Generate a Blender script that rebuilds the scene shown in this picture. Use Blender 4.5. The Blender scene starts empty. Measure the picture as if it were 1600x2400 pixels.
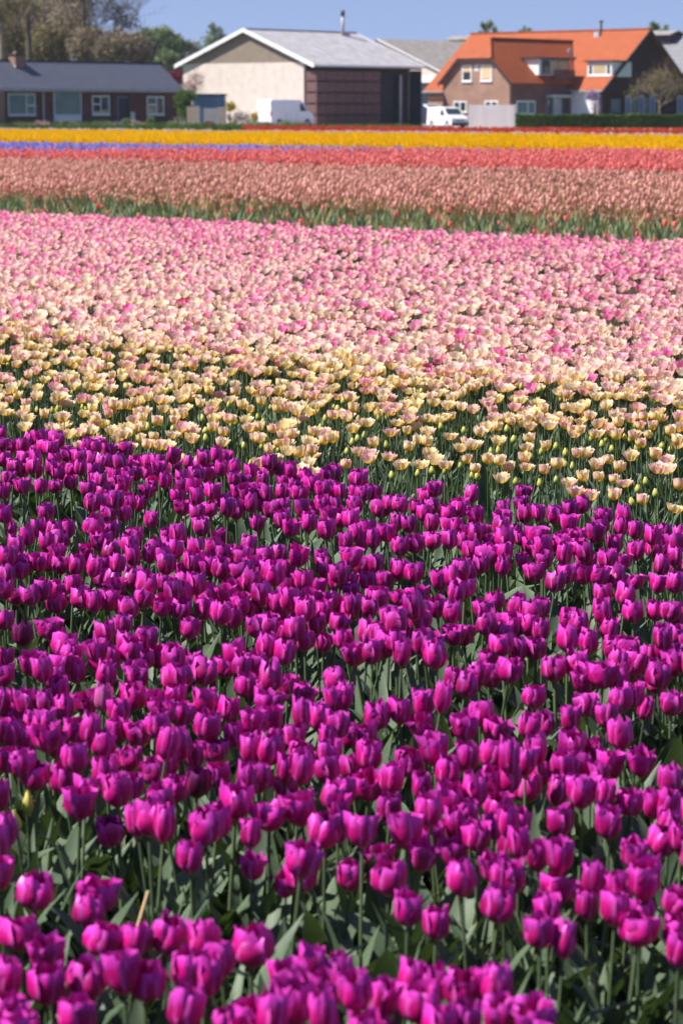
import bpy, math, random
import numpy as np
from mathutils import Vector, Matrix, Euler
R = math.radians
rng = np.random.default_rng(7)
random.seed(7)
sc = bpy.context.scene
col = sc.collection

# ------------------------------------------------------------------ camera, world, sun, exposure
FPX, PITCH, CAMH = 5667.0, math.atan(945/5667.0), 1.65
cam = bpy.data.cameras.new('camera'); camo = bpy.data.objects.new('camera', cam); col.objects.link(camo)
cam.sensor_fit = 'VERTICAL'; cam.sensor_height = 36; cam.sensor_width = 24; cam.lens = 36*FPX/2400
cam.clip_start = 0.1; cam.clip_end = 6000
camo.location = (0, 0, CAMH); camo.rotation_euler = (math.pi/2-PITCH, 0, 0)
cam.dof.use_dof = True; cam.dof.focus_distance = 7.9; cam.dof.aperture_fstop = 7.4
sc.camera = camo
SUN_AZ = Vector((-0.985, -0.16, 0)).normalized(); SUN_EL = R(52)
world = bpy.data.worlds.new('World'); sc.world = world; world.use_nodes = True
wn, wl = world.node_tree.nodes, world.node_tree.links
bg = wn['Background']
sky = wn.new('ShaderNodeTexSky'); sky.sky_type = 'NISHITA'; sky.sun_disc = False
sky.sun_elevation = SUN_EL; sky.sun_rotation = math.atan2(SUN_AZ.x, SUN_AZ.y)
sky.air_density = 1.0; sky.dust_density = 0.3; sky.ozone_density = 2.0
tc = wn.new('ShaderNodeTexCoord'); ad = wn.new('ShaderNodeVectorMath'); ad.operation = 'ADD'; ad.inputs[1].default_value = (0, 0, 0.10)
nm = wn.new('ShaderNodeVectorMath'); nm.operation = 'NORMALIZE'
tn = wn.new('ShaderNodeMix'); tn.data_type = 'RGBA'; tn.blend_type = 'MULTIPLY'; tn.inputs[0].default_value = 1; tn.inputs[7].default_value = (1.06, 1.0, 1.28, 1)
wl.new(tc.outputs['Generated'], ad.inputs[0]); wl.new(ad.outputs[0], nm.inputs[0]); wl.new(nm.outputs[0], sky.inputs[0])
wl.new(sky.outputs[0], tn.inputs[6]); wl.new(tn.outputs[2], bg.inputs[0]); bg.inputs[1].default_value = 0.062
sl = bpy.data.lights.new('sun', 'SUN'); sl.energy = 5.0; sl.angle = R(0.53); sl.color = (1, .955, .9)
so = bpy.data.objects.new('sun', sl); col.objects.link(so)
sdir = SUN_AZ*math.cos(SUN_EL)+Vector((0, 0, math.sin(SUN_EL)))
so.rotation_euler = sdir.to_track_quat('Z', 'Y').to_euler(); so.location = (-20, -10, 40)
sc.view_settings.view_transform = 'Standard'; sc.view_settings.look = 'None'
sc.view_settings.gamma = 1; sc.view_settings.exposure = 0.76
sc.cycles.max_bounces = 6; sc.cycles.transparent_max_bounces = 6

# ------------------------------------------------------------------ pixels of the 1600x2400 photograph <-> the ground
CP, SP = math.cos(PITCH), math.sin(PITCH)
def ray(px, py):
    a, b = (px-800)/FPX, (1200-py)/FPX
    return Vector((a, CP+b*SP, -SP+b*CP))
def at_h(px, py, h):                       # point of that pixel at height h
    d = ray(px, py); t = (h-CAMH)/d.z
    return Vector((d.x*t, d.y*t, h))
def at_y(px, py, Y):
    d = ray(px, py); t = Y/d.y
    return Vector((d.x*t, Y, CAMH+d.z*t))
def project(P):                            # numpy (N,3) -> px, py
    P = np.asarray(P, float); zc = P[:, 1]*CP-(P[:, 2]-CAMH)*SP; yc = P[:, 1]*SP+(P[:, 2]-CAMH)*CP
    return 800+FPX*P[:, 0]/zc, 1200-FPX*yc/zc
NX, NY = 0.672, 0.741                      # across the rows (away, right); the rows run along (-NY, NX)
GRID = math.atan2(NY, NX)
def uu(x, y): return NX*x+NY*y

# ------------------------------------------------------------------ materials
def M(name, build, rough=0.6, spec=0.3):
    m = bpy.data.materials.new(name); m.use_nodes = True
    nt = m.node_tree; N, L = nt.nodes, nt.links
    p = N['Principled BSDF']; p.inputs['Roughness'].default_value = rough; p.inputs['Specular IOR Level'].default_value = spec
    build(m, N, L, p); return m
def rgb(c): return (c[0], c[1], c[2], 1)
def mixc(N, L, fac, a, b, blend='MIX'):
    n = N.new('ShaderNodeMix'); n.data_type = 'RGBA'; n.blend_type = blend
    for i, v in ((0, fac), (6, a), (7, b)):
        if isinstance(v, bpy.types.NodeSocket): L.new(v, n.inputs[i])
        elif i == 0: n.inputs[0].default_value = v
        else: n.inputs[i].default_value = rgb(v)
    return n.outputs[2]
def ramp(N, L, src, p0, p1, v0=0., v1=1.):
    n = N.new('ShaderNodeMapRange'); n.inputs[1].default_value = p0; n.inputs[2].default_value = p1
    n.inputs[3].default_value = v0; n.inputs[4].default_value = v1; L.new(src, n.inputs[0]); return n.outputs[0]
def math_(N, L, op, a, b):
    n = N.new('ShaderNodeMath'); n.operation = op
    for i, v in enumerate((a, b)):
        if isinstance(v, bpy.types.NodeSocket): L.new(v, n.inputs[i])
        else: n.inputs[i].default_value = v
    return n.outputs[0]
def noise(N, L, scale, detail=3, coord='Object', stretch=None):
    t = N.new('ShaderNodeTexCoord'); n = N.new('ShaderNodeTexNoise'); n.inputs['Scale'].default_value = scale; n.inputs['Detail'].default_value = detail
    if stretch:
        mp = N.new('ShaderNodeMapping'); mp.inputs['Scale'].default_value = stretch; L.new(t.outputs[coord], mp.inputs[0]); L.new(mp.outputs[0], n.inputs['Vector'])
    else: L.new(t.outputs[coord], n.inputs['Vector'])
    return n.outputs['Fac']
def bump(N, L, p, h, strength=.3, dist=.02):
    b = N.new('ShaderNodeBump'); b.inputs['Strength'].default_value = strength; b.inputs['Distance'].default_value = dist
    L.new(h, b.inputs['Height']); L.new(b.outputs[0], p.inputs['Normal'])
def simple(name, c, var=.25, scale=2., rough=.6, spec=.3, stretch=None, bs=0., metal=0.):
    def f(m, N, L, p):
        n = noise(N, L, scale, 5, stretch=stretch); k = ramp(N, L, n, .3, .7, 1-var, 1+var)
        cc = N.new('ShaderNodeCombineColor')
        for i in range(3): L.new(k, cc.inputs[i])
        L.new(mixc(N, L, 1., c, cc.outputs[0], 'MULTIPLY'), p.inputs['Base Color']); p.inputs['Metallic'].default_value = metal
        if bs: bump(N, L, p, n, bs)
    return M(name, f, rough, spec)
def lined(name, c1, c2, axis, period, width=.12, rough=.6, spec=.3, wob=0., dirt=None):
    """boards, sheets or courses: a darker joint every period metres along one object axis"""
    def f(m, N, L, p):
        t = N.new('ShaderNodeTexCoord'); s = N.new('ShaderNodeSeparateXYZ'); L.new(t.outputs['Object'], s.inputs[0])
        v = math_(N, L, 'FRACT', math_(N, L, 'DIVIDE', s.outputs[axis], period), 0)
        j = math_(N, L, 'LESS_THAN', v, width)
        n = noise(N, L, 1.3, 6); base = mixc(N, L, ramp(N, L, n, .3, .7), c1, [x*(.82 if dirt is None else 1)*(dirt[i] if dirt else 1) for i, x in enumerate(c1)])
        L.new(mixc(N, L, math_(N, L, 'MULTIPLY', j, .75), base, c2), p.inputs['Base Color']); bump(N, L, p, v, .35, .03)
    return M(name, f, rough, spec)
def brickm(name, c1, c2, mortar, scale=1.):
    def f(m, N, L, p):
        t = N.new('ShaderNodeTexCoord'); s = N.new('ShaderNodeSeparateXYZ'); L.new(t.outputs['Object'], s.inputs[0])
        cm = N.new('ShaderNodeCombineXYZ'); L.new(math_(N, L, 'ADD', s.outputs[0], s.outputs[1]), cm.inputs[0]); L.new(s.outputs[2], cm.inputs[1])
        b = N.new('ShaderNodeTexBrick'); L.new(cm.outputs[0], b.inputs[0]); b.inputs['Color1'].default_value = rgb(c1); b.inputs['Color2'].default_value = rgb(c2)
        b.inputs['Mortar'].default_value = rgb(mortar); b.inputs['Scale'].default_value = 1; b.inputs['Brick Width'].default_value = .22; b.inputs['Row Height'].default_value = .065
        b.inputs['Mortar Size'].default_value = .008
        n = noise(N, L, .7, 6); k = ramp(N, L, n, .3, .75, .75, 1.2); cc = N.new('ShaderNodeCombineColor')
        for i in range(3): L.new(k, cc.inputs[i])
        L.new(mixc(N, L, 1., b.outputs['Color'], cc.outputs[0], 'MULTIPLY'), p.inputs['Base Color'])
    return M(name, f, .85, .2)
def petalm(name, build_color, trans, tcol, rough=.38, spec=.45, sheen=0.):
    def f(m, N, L, p):
        a = N.new('ShaderNodeAttribute'); a.attribute_name = 'pc'; s = N.new('ShaderNodeSeparateColor'); L.new(a.outputs['Color'], s.inputs[0])
        o = N.new('ShaderNodeObjectInfo')
        tint = math_(N, L, 'FRACT', math_(N, L, 'ADD', s.outputs[2], math_(N, L, 'MULTIPLY', o.outputs['Random'], math_(N, L, 'MULTIPLY', a.outputs['Alpha'], .999))), 0)
        cS = build_color(N, L, s.outputs[0], s.outputs[1], tint)
        L.new(cS, p.inputs['Base Color']); p.inputs['Sheen Weight'].default_value = sheen
        n = noise(N, L, 90, 2, stretch=(1, 1, .15)); bump(N, L, p, n, .25, .001)
        t = N.new('ShaderNodeBsdfTranslucent'); L.new(mixc(N, L, 1., cS, tcol, 'MULTIPLY'), t.inputs[0])
        mx = N.new('ShaderNodeMixShader'); mx.inputs[0].default_value = trans
        L.new(p.outputs[0], mx.inputs[1]); L.new(t.outputs[0], mx.inputs[2]); L.new(mx.outputs[0], N['Material Output'].inputs[0])
    return M(name, f, rough, spec)
def c_purple(dark=1., pink=0.):
    def f(N, L, e, v, t):
        a = mixc(N, L, ramp(N, L, t, 0, 1), [.21*dark, .001, .092*dark], [.57*dark, .003, .222*dark])
        a = mixc(N, L, ramp(N, L, v, .1, .8), mixc(N, L, .75, a, [.40*dark, .001, .055*dark]), a)
        a = mixc(N, L, ramp(N, L, e, .5, 1, 0, .65), a, [.90*dark, .14*dark, .62*dark])  # naturally paler edges, strengthened to paint in highlights
        a = mixc(N, L, ramp(N, L, v, .68, 1, 0, .7), a, [.76*dark, .07*dark, .62*dark])  # tops lightened in colour to stand in for sunlit upper rims
        if pink: a = mixc(N, L, pink, a, [.72, .24, .50])
        return mixc(N, L, ramp(N, L, v, .03, .1, 1, 0), a, [.42, .28, .05])
    return f
def c_pale(N, L, e, v, t):
    base = mixc(N, L, ramp(N, L, v, .25, .95), [.90, .62, .06], [.97, .86, .44])
    tip = mixc(N, L, ramp(N, L, t, .55, 1.), [.97, .82, .78], [.94, .40, .58])
    q = math_(N, L, 'MULTIPLY', ramp(N, L, v, .25, .9), ramp(N, L, e, 0, 1, .6, 1))
    a = mixc(N, L, math_(N, L, 'MULTIPLY', q, ramp(N, L, t, .1, 1, .15, 1.15)), base, tip)
    a = mixc(N, L, ramp(N, L, v, .9, 1, 0, .35), a, [.95, .62, .62])
    return mixc(N, L, ramp(N, L, v, .02, .2, 1, 0), a, [.50, .52, .08])
def c_far_pink(N, L, e, v, t):
    a = mixc(N, L, ramp(N, L, t, .22, .9), [.98, .83, .62], [.96, .46, .60])
    a = mixc(N, L, ramp(N, L, t, .90, .96), a, [.95, .30, .54])
    a = mixc(N, L, ramp(N, L, t, .05, .10, .7, 0), a, [.90, .68, .26])
    return mixc(N, L, math_(N, L, 'MULTIPLY', ramp(N, L, v, .0, .55, 1, 0), .8), a, [.90, .62, .18])
def c_bud(N, L, e, v, t):
    return mixc(N, L, ramp(N, L, v, .1, .9), [.24, .36, .06], mixc(N, L, t, [.82, .68, .18], [.58, .60, .14]))
def c_leaf(N, L, e, v, t):
    a = mixc(N, L, t, [.044, .082, .046], [.09, .135, .075])
    a = mixc(N, L, ramp(N, L, noise(N, L, 14, 3), .35, .7), a, [.12, .165, .10])
    return mixc(N, L, ramp(N, L, e, .86, 1, 0, .6), a, [.26, .33, .14])
def c_stem(N, L, e, v, t): return mixc(N, L, t, [.07, .115, .055], [.13, .18, .08])
def c_flat(a, b, z=None):
    def f(N, L, e, v, t):
        x = mixc(N, L, t, a, b)
        return mixc(N, L, ramp(N, L, v, 0, .3, 1, 0), x, z) if z else x
    return f
PM = petalm('purple_petal', c_purple(), .04, (1.2, .5, .4), .42, .45)
PMD = petalm('dark_petal', c_purple(.3), .15, (1, .5, .6))
PMP = petalm('pale_purple_petal', c_purple(1, .45), .25, (1, .6, .8))
PALE = petalm('cream_pink_petal', c_pale, .40, (1.0, .98, .9), .5, .3)
FARP = petalm('pink_petal', c_far_pink, .48, (1.0, .98, .98), .5, .3)
BUD = petalm('green_yellow_bud', c_bud, .2, (1, 1, .5), .45, .3)
LEAF = petalm('tulip_leaf', c_leaf, .12, (1.2, 1.35, .4), .52, .28)
LEAF2 = petalm('far_leaf', c_flat((.06, .115, .05), (.115, .165, .06)), .2, (1.2, 1.3, .4), .6, .2)
STEM = petalm('tulip_stem', c_stem, .1, (1, 1.2, .4), .5, .3)
soil = simple('soil', (.055, .042, .03), .4, 6, .95, .1, bs=.5)
grass_m = simple('rough_grass', (.075, .11, .035), .45, .25, .95, .1)
white_paint = simple('white_paint', (.78, .78, .77), .06, 1, .45)
cream_clad = lined('cream_cladding', (.70, .60, .52), (.52, .43, .36), 1, .33, .1, .5)
brown_clad = lined('brown_cladding', (.26, .205, .155), (.18, .14, .10), 1, .33, .12, .6)
grey_roof = lined('grey_sheet_roof', (.44, .435, .46), (.33, .325, .34), 0, .55, .15, .7, .25, dirt=(.72, .66, .60))
grey_roof2 = lined('mossy_sheet_roof', (.33, .315, .31), (.20, .18, .15), 0, 1.1, .3, .8, .2, dirt=(.65, .58, .48))
grey_roof3 = lined('dull_sheet_roof', (.22, .22, .235), (.15, .15, .16), 0, .9, .2, .7, .2)
slate = lined('slate_tiles', (.105, .112, .15), (.06, .062, .085), 2, .2, .2, .6, .3)
orange_tile = lined('orange_tiles', (.36, .088, .026), (.26, .06, .02), 2, .24, .22, .7, .25, dirt=(.80, .78, .85))
red_brick = brickm('dark_red_brick', (.17, .06, .052), (.12, .045, .04), (.13, .09, .08))
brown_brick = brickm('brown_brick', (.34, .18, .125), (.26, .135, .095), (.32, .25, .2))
shaded_brick = brickm('shaded_brown_brick', (.20, .085, .075), (.15, .065, .06), (.18, .14, .13))  # brown brick darkened to carry the shade on the wing's right side
dark_wood = simple('dark_stained_boards', (.035, .032, .045), .25, 3, .6)
crate_wood = simple('weathered_crate_wood', (.165, .092, .09), .25, 1.2, .8, .15, stretch=(1, 1, 6))
glass_dark = simple('window_glass', (.035, .045, .05), .3, .7, .08, .6)
glass_teal = simple('greenish_window_glass', (.07, .16, .16), .35, .6, .1, .6)
curtain = lined('beige_curtain', (.55, .43, .27), (.36, .28, .17), 1, .25, .3, .9)
yellow_blind = simple('yellow_blind', (.60, .45, .26), .08, 1, .8)
gable_boards = simple('dark_brown_boards', (.06, .036, .034), .25, 3, .95, .1)
blue_door = simple('blue_grey_paint', (.10, .19, .30), .1, 1, .5)
navy = simple('dark_blue_and_shade', (.022, .034, .06), .2, 1, .5)  # dark blue; also carries painted shade on the shed doors and end panel
dark_trim = simple('dark_trim', (.035, .03, .035), .2, 2, .5)
zinc = simple('pale_zinc', (.45, .46, .48), .15, 1, .4, .5)
pipe_m = simple('grey_metal_pipe', (.36, .34, .35), .2, 2, .4, .5)
concrete = simple('pale_concrete_boards', (.46, .42, .42), .12, 1.5, .85, .2)
van_white = simple('white_van_paint', (.80, .80, .80), .03, 1, .18, .6)
rubber = simple('tyre_rubber', (.025, .025, .027), .2, 5, .8, .2)
rim_m = simple('wheel_rim_metal', (.42, .43, .45), .1, 5, .3, .6)
plastic = simple('dark_plastic', (.04, .042, .046), .15, 4, .5)
red_lamp = simple('red_lamp', (.5, .03, .02), .1, 4, .2)
lamp_clear = simple('clear_lamp', (.62, .64, .66), .1, 4, .1, .6)
bark = simple('bark', (.105, .085, .07), .35, 4, .9, .15)
light_bark = simple('light_bark', (.27, .20, .15), .3, 4, .9, .15)
yard_m = simple('paved_yard', (.33, .30, .28), .15, 1.2, .9, .2)
sand_m = simple('dry_sandy_verge', (.42, .27, .15), .3, 1.5, .95, .1)
tan_wood = simple('pale_garden_wood', (.50, .40, .32), .2, 3, .8)
wall_tan = simple('sun_bleached_panel', (.55, .42, .32), .15, 2, .8)

# ------------------------------------------------------------------ object helpers
def link(o): col.objects.link(o); return o
def tag(o, label=None, cat=None, group=None, kind=None):
    if label: o['label'] = label
    if cat: o['category'] = cat
    if group: o['group'] = group
    if kind: o['kind'] = kind
    return o
def empty(name, loc, rz=0., label=None, cat=None, group=None):
    o = bpy.data.objects.new(name, None); o.location = loc; o.rotation_euler = (0, 0, rz); o.empty_display_size = .2
    link(o); return tag(o, label, cat, group)
class MB:
    def __init__(s): s.v = []; s.f = []
    def add(s, vs, fs):
        n = len(s.v); s.v += [tuple(v) for v in vs]; s.f += [tuple(i+n for i in f) for f in fs]; return s
    def box(s, x0, x1, y0, y1, z0, z1):
        return s.add([(x0, y0, z0), (x1, y0, z0), (x1, y1, z0), (x0, y1, z0), (x0, y0, z1), (x1, y0, z1), (x1, y1, z1), (x0, y1, z1)],
                     [(0, 3, 2, 1), (4, 5, 6, 7), (0, 1, 5, 4), (1, 2, 6, 5), (2, 3, 7, 6), (3, 0, 4, 7)])
    def slab(s, pts, t):                    # planar polygon given a thickness downwards
        n = len(pts); nrm = (Vector(pts[1])-Vector(pts[0])).cross(Vector(pts[2])-Vector(pts[0])).normalized()
        if nrm.z < 0: nrm = -nrm; pts = pts[::-1]
        lo = [Vector(p)-nrm*t for p in pts]
        return s.add(list(pts)+lo, [tuple(range(n)), tuple(range(2*n-1, n-1, -1))]+[(i, n+i, n+(i+1) % n, (i+1) % n) for i in range(n)])
    def prism(s, poly, axis, a, b):         # polygon in the two other axes, swept along axis
        def mk(p, q):
            r = list(p); r.insert(axis, q); return tuple(r)
        n = len(poly)
        return s.add([mk(p, a) for p in poly]+[mk(p, b) for p in poly], [tuple(range(n)), tuple(range(2*n-1, n-1, -1))]+[(i, n+i, n+(i+1) % n, (i+1) % n) for i in range(n)])
    def tube(s, pts, rad, n=6, caps=True):
        k = len(pts); base = len(s.v); pts = [Vector(p) for p in pts]
        for i, p in enumerate(pts):
            t = (pts[min(i+1, k-1)]-pts[max(i-1, 0)]).normalized()
            a = t.cross(Vector((0, 0, 1)) if abs(t.z) < .9 else Vector((1, 0, 0))).normalized(); b = t.cross(a)
            r = rad[i] if hasattr(rad, '__len__') else rad
            for j in range(n):
                q = 2*math.pi*j/n; s.v.append(tuple(p+(a*math.cos(q)+b*math.sin(q))*r))
        for i in range(k-1):
            for j in range(n): s.f.append((base+i*n+j, base+i*n+(j+1) % n, base+(i+1)*n+(j+1) % n, base+(i+1)*n+j))
        if caps: s.f.append(tuple(base+j for j in range(n))[::-1]); s.f.append(tuple(base+(k-1)*n+j for j in range(n)))
        return s
    def mesh(s, name, mat, smooth=False):
        m = bpy.data.meshes.new(name); m.from_pydata(s.v, [], s.f); m.materials.append(mat)
        import bmesh
        bm = bmesh.new(); bm.from_mesh(m); bmesh.ops.recalc_face_normals(bm, faces=bm.faces); bm.to_mesh(m); bm.free()
        if smooth: m.shade_smooth()
        return m
    def build(s, name, mat, parent=None, smooth=False, bevel=0., loc=None):
        o = link(bpy.data.objects.new(name, s.mesh(name, mat, smooth)))
        if parent: o.parent = parent
        if loc: o.location = loc
        if bevel:
            b = o.modifiers.new('b', 'BEVEL'); b.width = bevel; b.segments = 2; b.limit_method = 'ANGLE'; b.angle_limit = R(35)
        return o
def copy_tree(o, parent=None):
    c = o.copy(); col.objects.link(c); c.parent = parent
    for ch in list(o.children): copy_tree(ch, c)
    return c

# ------------------------------------------------------------------ numpy templates: (verts, quads, pc, material index)
def grid_faces(nr, nc):
    return np.array([(r*nc+c, r*nc+c+1, (r+1)*nc+c+1, (r+1)*nc+c) for r in range(nr-1) for c in range(nc-1)], int)
def cat(ts):
    V, Q, P, I, n = [], [], [], [], 0
    for v, q, p, i in ts: V.append(v); Q.append(q+n); P.append(p); I.append(i); n += len(v)
    return np.concatenate(V), np.concatenate(Q), np.concatenate(P), np.concatenate(I)
def sheet(fn, nr, nc, mi=0):
    V = []; P = []
    for r in range(nr):
        for c in range(nc):
            v = r/(nr-1); u = 2*c/(nc-1)-1; V.append(fn(u, v)); P.append((abs(u), v, 0))
    q = grid_faces(nr, nc); return np.array(V, float), q, np.array(P, float), np.full(len(q), mi)
def cup_petal(phi, Rr, H, inner=False, open_=.8, ph=0., nr=6, nc=5, wmax=.80, ruf=.05, z0=0., tipz=.055, mi=0):
    k = .9 if inner else 1.
    def fn(u, v):
        s = math.sin(min(1, v/.45)*math.pi/2)
        r = Rr*k*((.14+.86*s**.75) if v < .45 else 1-(1-open_)*((v-.45)/.55)**1.3)
        w = wmax*min(1, (v+.03)/.30)**.6*(1-.24*v**6)
        r *= 1-.10*u*u*(1 if v < .8 else .4)+ruf*math.sin(4*u+ph)*v*v*1.6+.05*(1-abs(u))*v
        z = H*(v*(1.02 if inner else 1)) - H*tipz*abs(u)**2.2*v**3 + H*.035*math.sin(4.5*u+ph*2)*v**3
        a = phi+u*w+.12*math.sin(ph)*v
        return (r*math.cos(a), r*math.sin(a), z0+z)
    t = sheet(fn, nr, nc, mi); V = t[0]; m = t[2][:, 1] > .75
    V[m] += rng.normal(size=(int(m.sum()), 3))*Rr*np.array([.07, .07, .10])
    return t
def bowl_petal(phi, Rr, H, ph=0., nr=5, nc=4, wmax=.62, lift=1.5, z0=0., mi=0, ruf=.10):
    def fn(u, v):
        r = Rr*(.08+.92*v**.55)*(1-.12*u*u*v+.04*math.sin(7*u+ph)*v**3); z = H*v**lift+H*ruf*.6*math.sin(5*u+ph)*v*v-H*.10*abs(u)**2.5*v**3
        a = phi+u*wmax*1.12*min(1, (v+.06)/.4)**.7*(1-.12*v**4)
        return (r*math.cos(a), r*math.sin(a), z0+z)
    return sheet(fn, nr, nc, mi)
def leaf_t(L, w, th0, th1, nr=7, phi=0., twist=0., mi=0, z0=0.):
    P = []; x = 0.; z = z0
    for i in range(nr):
        th = th0+(th1-th0)*(i/(nr-1))**1.5; P.append((x, z, th)); x += L/(nr-1)*math.sin(th); z += L/(nr-1)*math.cos(th)
    def fn(u, v):
        i = int(round(v*(nr-1))); x, z, th = P[i]; hw = w*(math.sin(math.pi*min(1, .10+.9*v**.8))**.8+.02)
        tw = twist*v; dx = hw*u*math.sin(tw)*math.cos(th); dy = hw*u*math.cos(tw)
        fold = abs(u)*hw*.42*(1-.5*v)
        X = x+dx-fold*math.cos(th); Z = z+fold*math.sin(th)-hw*u*math.sin(tw)*math.sin(th)
        return (X*math.cos(phi)-dy*math.sin(phi), X*math.sin(phi)+dy*math.cos(phi), Z)
    return sheet(fn, nr, 3, mi)
def stem_t(h, r=.0034, bend=.01, n=4, nr=4, mi=0):
    V = []; P = []
    for i in range(nr):
        v = i/(nr-1); c = (bend*math.sin(v*math.pi), 0, h*v)
        for j in range(n):
            q = 2*math.pi*j/n; V.append((c[0]+r*math.cos(q), c[1]+r*math.sin(q), c[2])); P.append((0, v, 0))
    Q = [(i*n+j, i*n+(j+1) % n, (i+1)*n+(j+1) % n, (i+1)*n+j) for i in range(nr-1) for j in range(n)]
    return np.array(V), np.array(Q), np.array(P, float), np.full(len(Q), mi)
def np_mesh(name, V, Q, P, I, mats, smooth=True, vary=1.):
    m = bpy.data.meshes.new(name); n = len(Q)
    m.vertices.add(len(V)); m.vertices.foreach_set('co', np.ascontiguousarray(V, np.float32).ravel())
    m.loops.add(n*4); m.loops.foreach_set('vertex_index', np.ascontiguousarray(Q, np.int32).ravel())
    m.polygons.add(n); m.polygons.foreach_set('loop_start', np.arange(0, n*4, 4, dtype=np.int32))
    m.polygons.foreach_set('material_index', np.ascontiguousarray(I, np.int32))
    for k in mats: m.materials.append(k)
    m.update(calc_edges=True); m.shade_smooth() if smooth else None
    a = m.attributes.new('pc', 'FLOAT_COLOR', 'POINT'); c = np.ones((len(V), 4), np.float32); c[:, :3] = P; c[:, 3] = vary; a.data.foreach_set('color', c.ravel())
    return m
def rotz(a):
    c, s = np.cos(a), np.sin(a); Z = np.zeros_like(a); O = np.ones_like(a)
    return np.stack([np.stack([c, -s, Z], -1), np.stack([s, c, Z], -1), np.stack([Z, Z, O], -1)], -2)
def tilt(ax, ay):
    c, s = np.cos(ax), np.sin(ax); Z = np.zeros_like(ax); O = np.ones_like(ax)
    A = np.stack([np.stack([O, Z, Z], -1), np.stack([Z, c, -s], -1), np.stack([Z, s, c], -1)], -2)
    c, s = np.cos(ay), np.sin(ay)
    B = np.stack([np.stack([c, Z, s], -1), np.stack([Z, O, Z], -1), np.stack([-s, Z, c], -1)], -2)
    return A@B
def scatter(name, temps, pos, Rm, S, mats, tint=None, which=None, smooth=True):
    """one joined mesh: template k placed at pos with rotation Rm and scale S"""
    N = len(pos); S = np.asarray(S, float); S = np.broadcast_to(S, (N,)) if S.ndim < 2 else S
    if which is None: which = rng.integers(0, len(temps), N)
    if tint is None: tint = rng.random(N)
    V, Q, P, I, n0 = [], [], [], [], 0
    for k, (v, q, p, i) in enumerate(temps):
        sel = np.where(which == k)[0]
        if not len(sel): continue
        s = S[sel]; vv = v[None]*(s[:, None, None] if s.ndim == 1 else s[:, None, :])
        vv = np.einsum('nij,nkj->nki', Rm[sel], vv)+pos[sel][:, None]
        qq = q[None]+(np.arange(len(sel))*len(v))[:, None, None]+n0
        pp = np.repeat(p[None], len(sel), 0).copy(); pp[:, :, 2] = np.clip(tint[sel], 0, .999)[:, None]
        V.append(vv.reshape(-1, 3)); Q.append(qq.reshape(-1, 4)); P.append(pp.reshape(-1, 3)); I.append(np.tile(i, len(sel))); n0 += len(sel)*len(v)
    return link(bpy.data.objects.new(name, np_mesh(name, np.concatenate(V), np.concatenate(Q), np.concatenate(P), np.concatenate(I), mats, smooth, 0.)))

# ------------------------------------------------------------------ ground
def flat(name, pts, z, mat, label=None):
    m = bpy.data.meshes.new(name); m.from_pydata([(x, y, z) for x, y in pts], [], [tuple(range(len(pts)))]); m.materials.append(mat)
    return tag(link(bpy.data.objects.new(name, m)), label, kind='structure')
flat('ground', [(-3000, -200), (3000, -200), (3000, 5000), (-3000, 5000)], 0, grass_m, 'rough green ground under and behind the farm')
def strip(u0, u1, a0, a1):                   # rectangle in row coordinates; u across, a along the rows
    f = lambda u, a: (u*NX-a*NY, u*NY+a*NX)
    return [f(u0, a0), f(u1, a0), f(u1, a1), f(u0, a1)]
flat('field_soil', strip(-30, 117, -120, 150), .004, soil, 'dark bulb field soil under the flower rows')
flat('sandy_verge', [(8, 150), (60, 110), (70, 209), (14, 209)], .008, sand_m, 'dry sandy verge between red strip and hedge')
flat('farm_yard', [(-12, 206), (14, 206), (24, 236), (-12, 300)], .012, yard_m, 'pale paved yard in front of the big shed')
# ------------------------------------------------------------------ buildings, all on the grid of the field: local x = away and right, local y = away and left
class Bld:
    def __init__(s, name, px, Y, label, cat='house', group=None, X=None, z=.0):
        s.O = Vector(((px-800)*Y*CP/FPX if X is None else X, Y, z))
        s.r = empty(name, s.O, GRID, label, cat, group)
    def w(s, x, y): return (s.O.x+NX*x-NY*y, s.O.y+NY*x+NX*y)
    def X(s, px, y=0.):                       # local x where that pixel column meets the plane local y
        k = (px-800)/FPX*CP; ox, oy = s.w(0, y); return (k*oy-ox)/(NX-k*NY)
    def Yl(s, px, x=0.):
        k = (px-800)/FPX*CP; ox, oy = s.w(x, 0); return (k*oy-ox)/(-NY-k*NX)
    def Z(s, py, x=0., y=0.):
        wx, wy = s.w(x, y); a, b = (wx/wy), (1200-py)/FPX
        return CAMH+wy*(-SP+b*CP)/(CP+b*SP)
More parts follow.
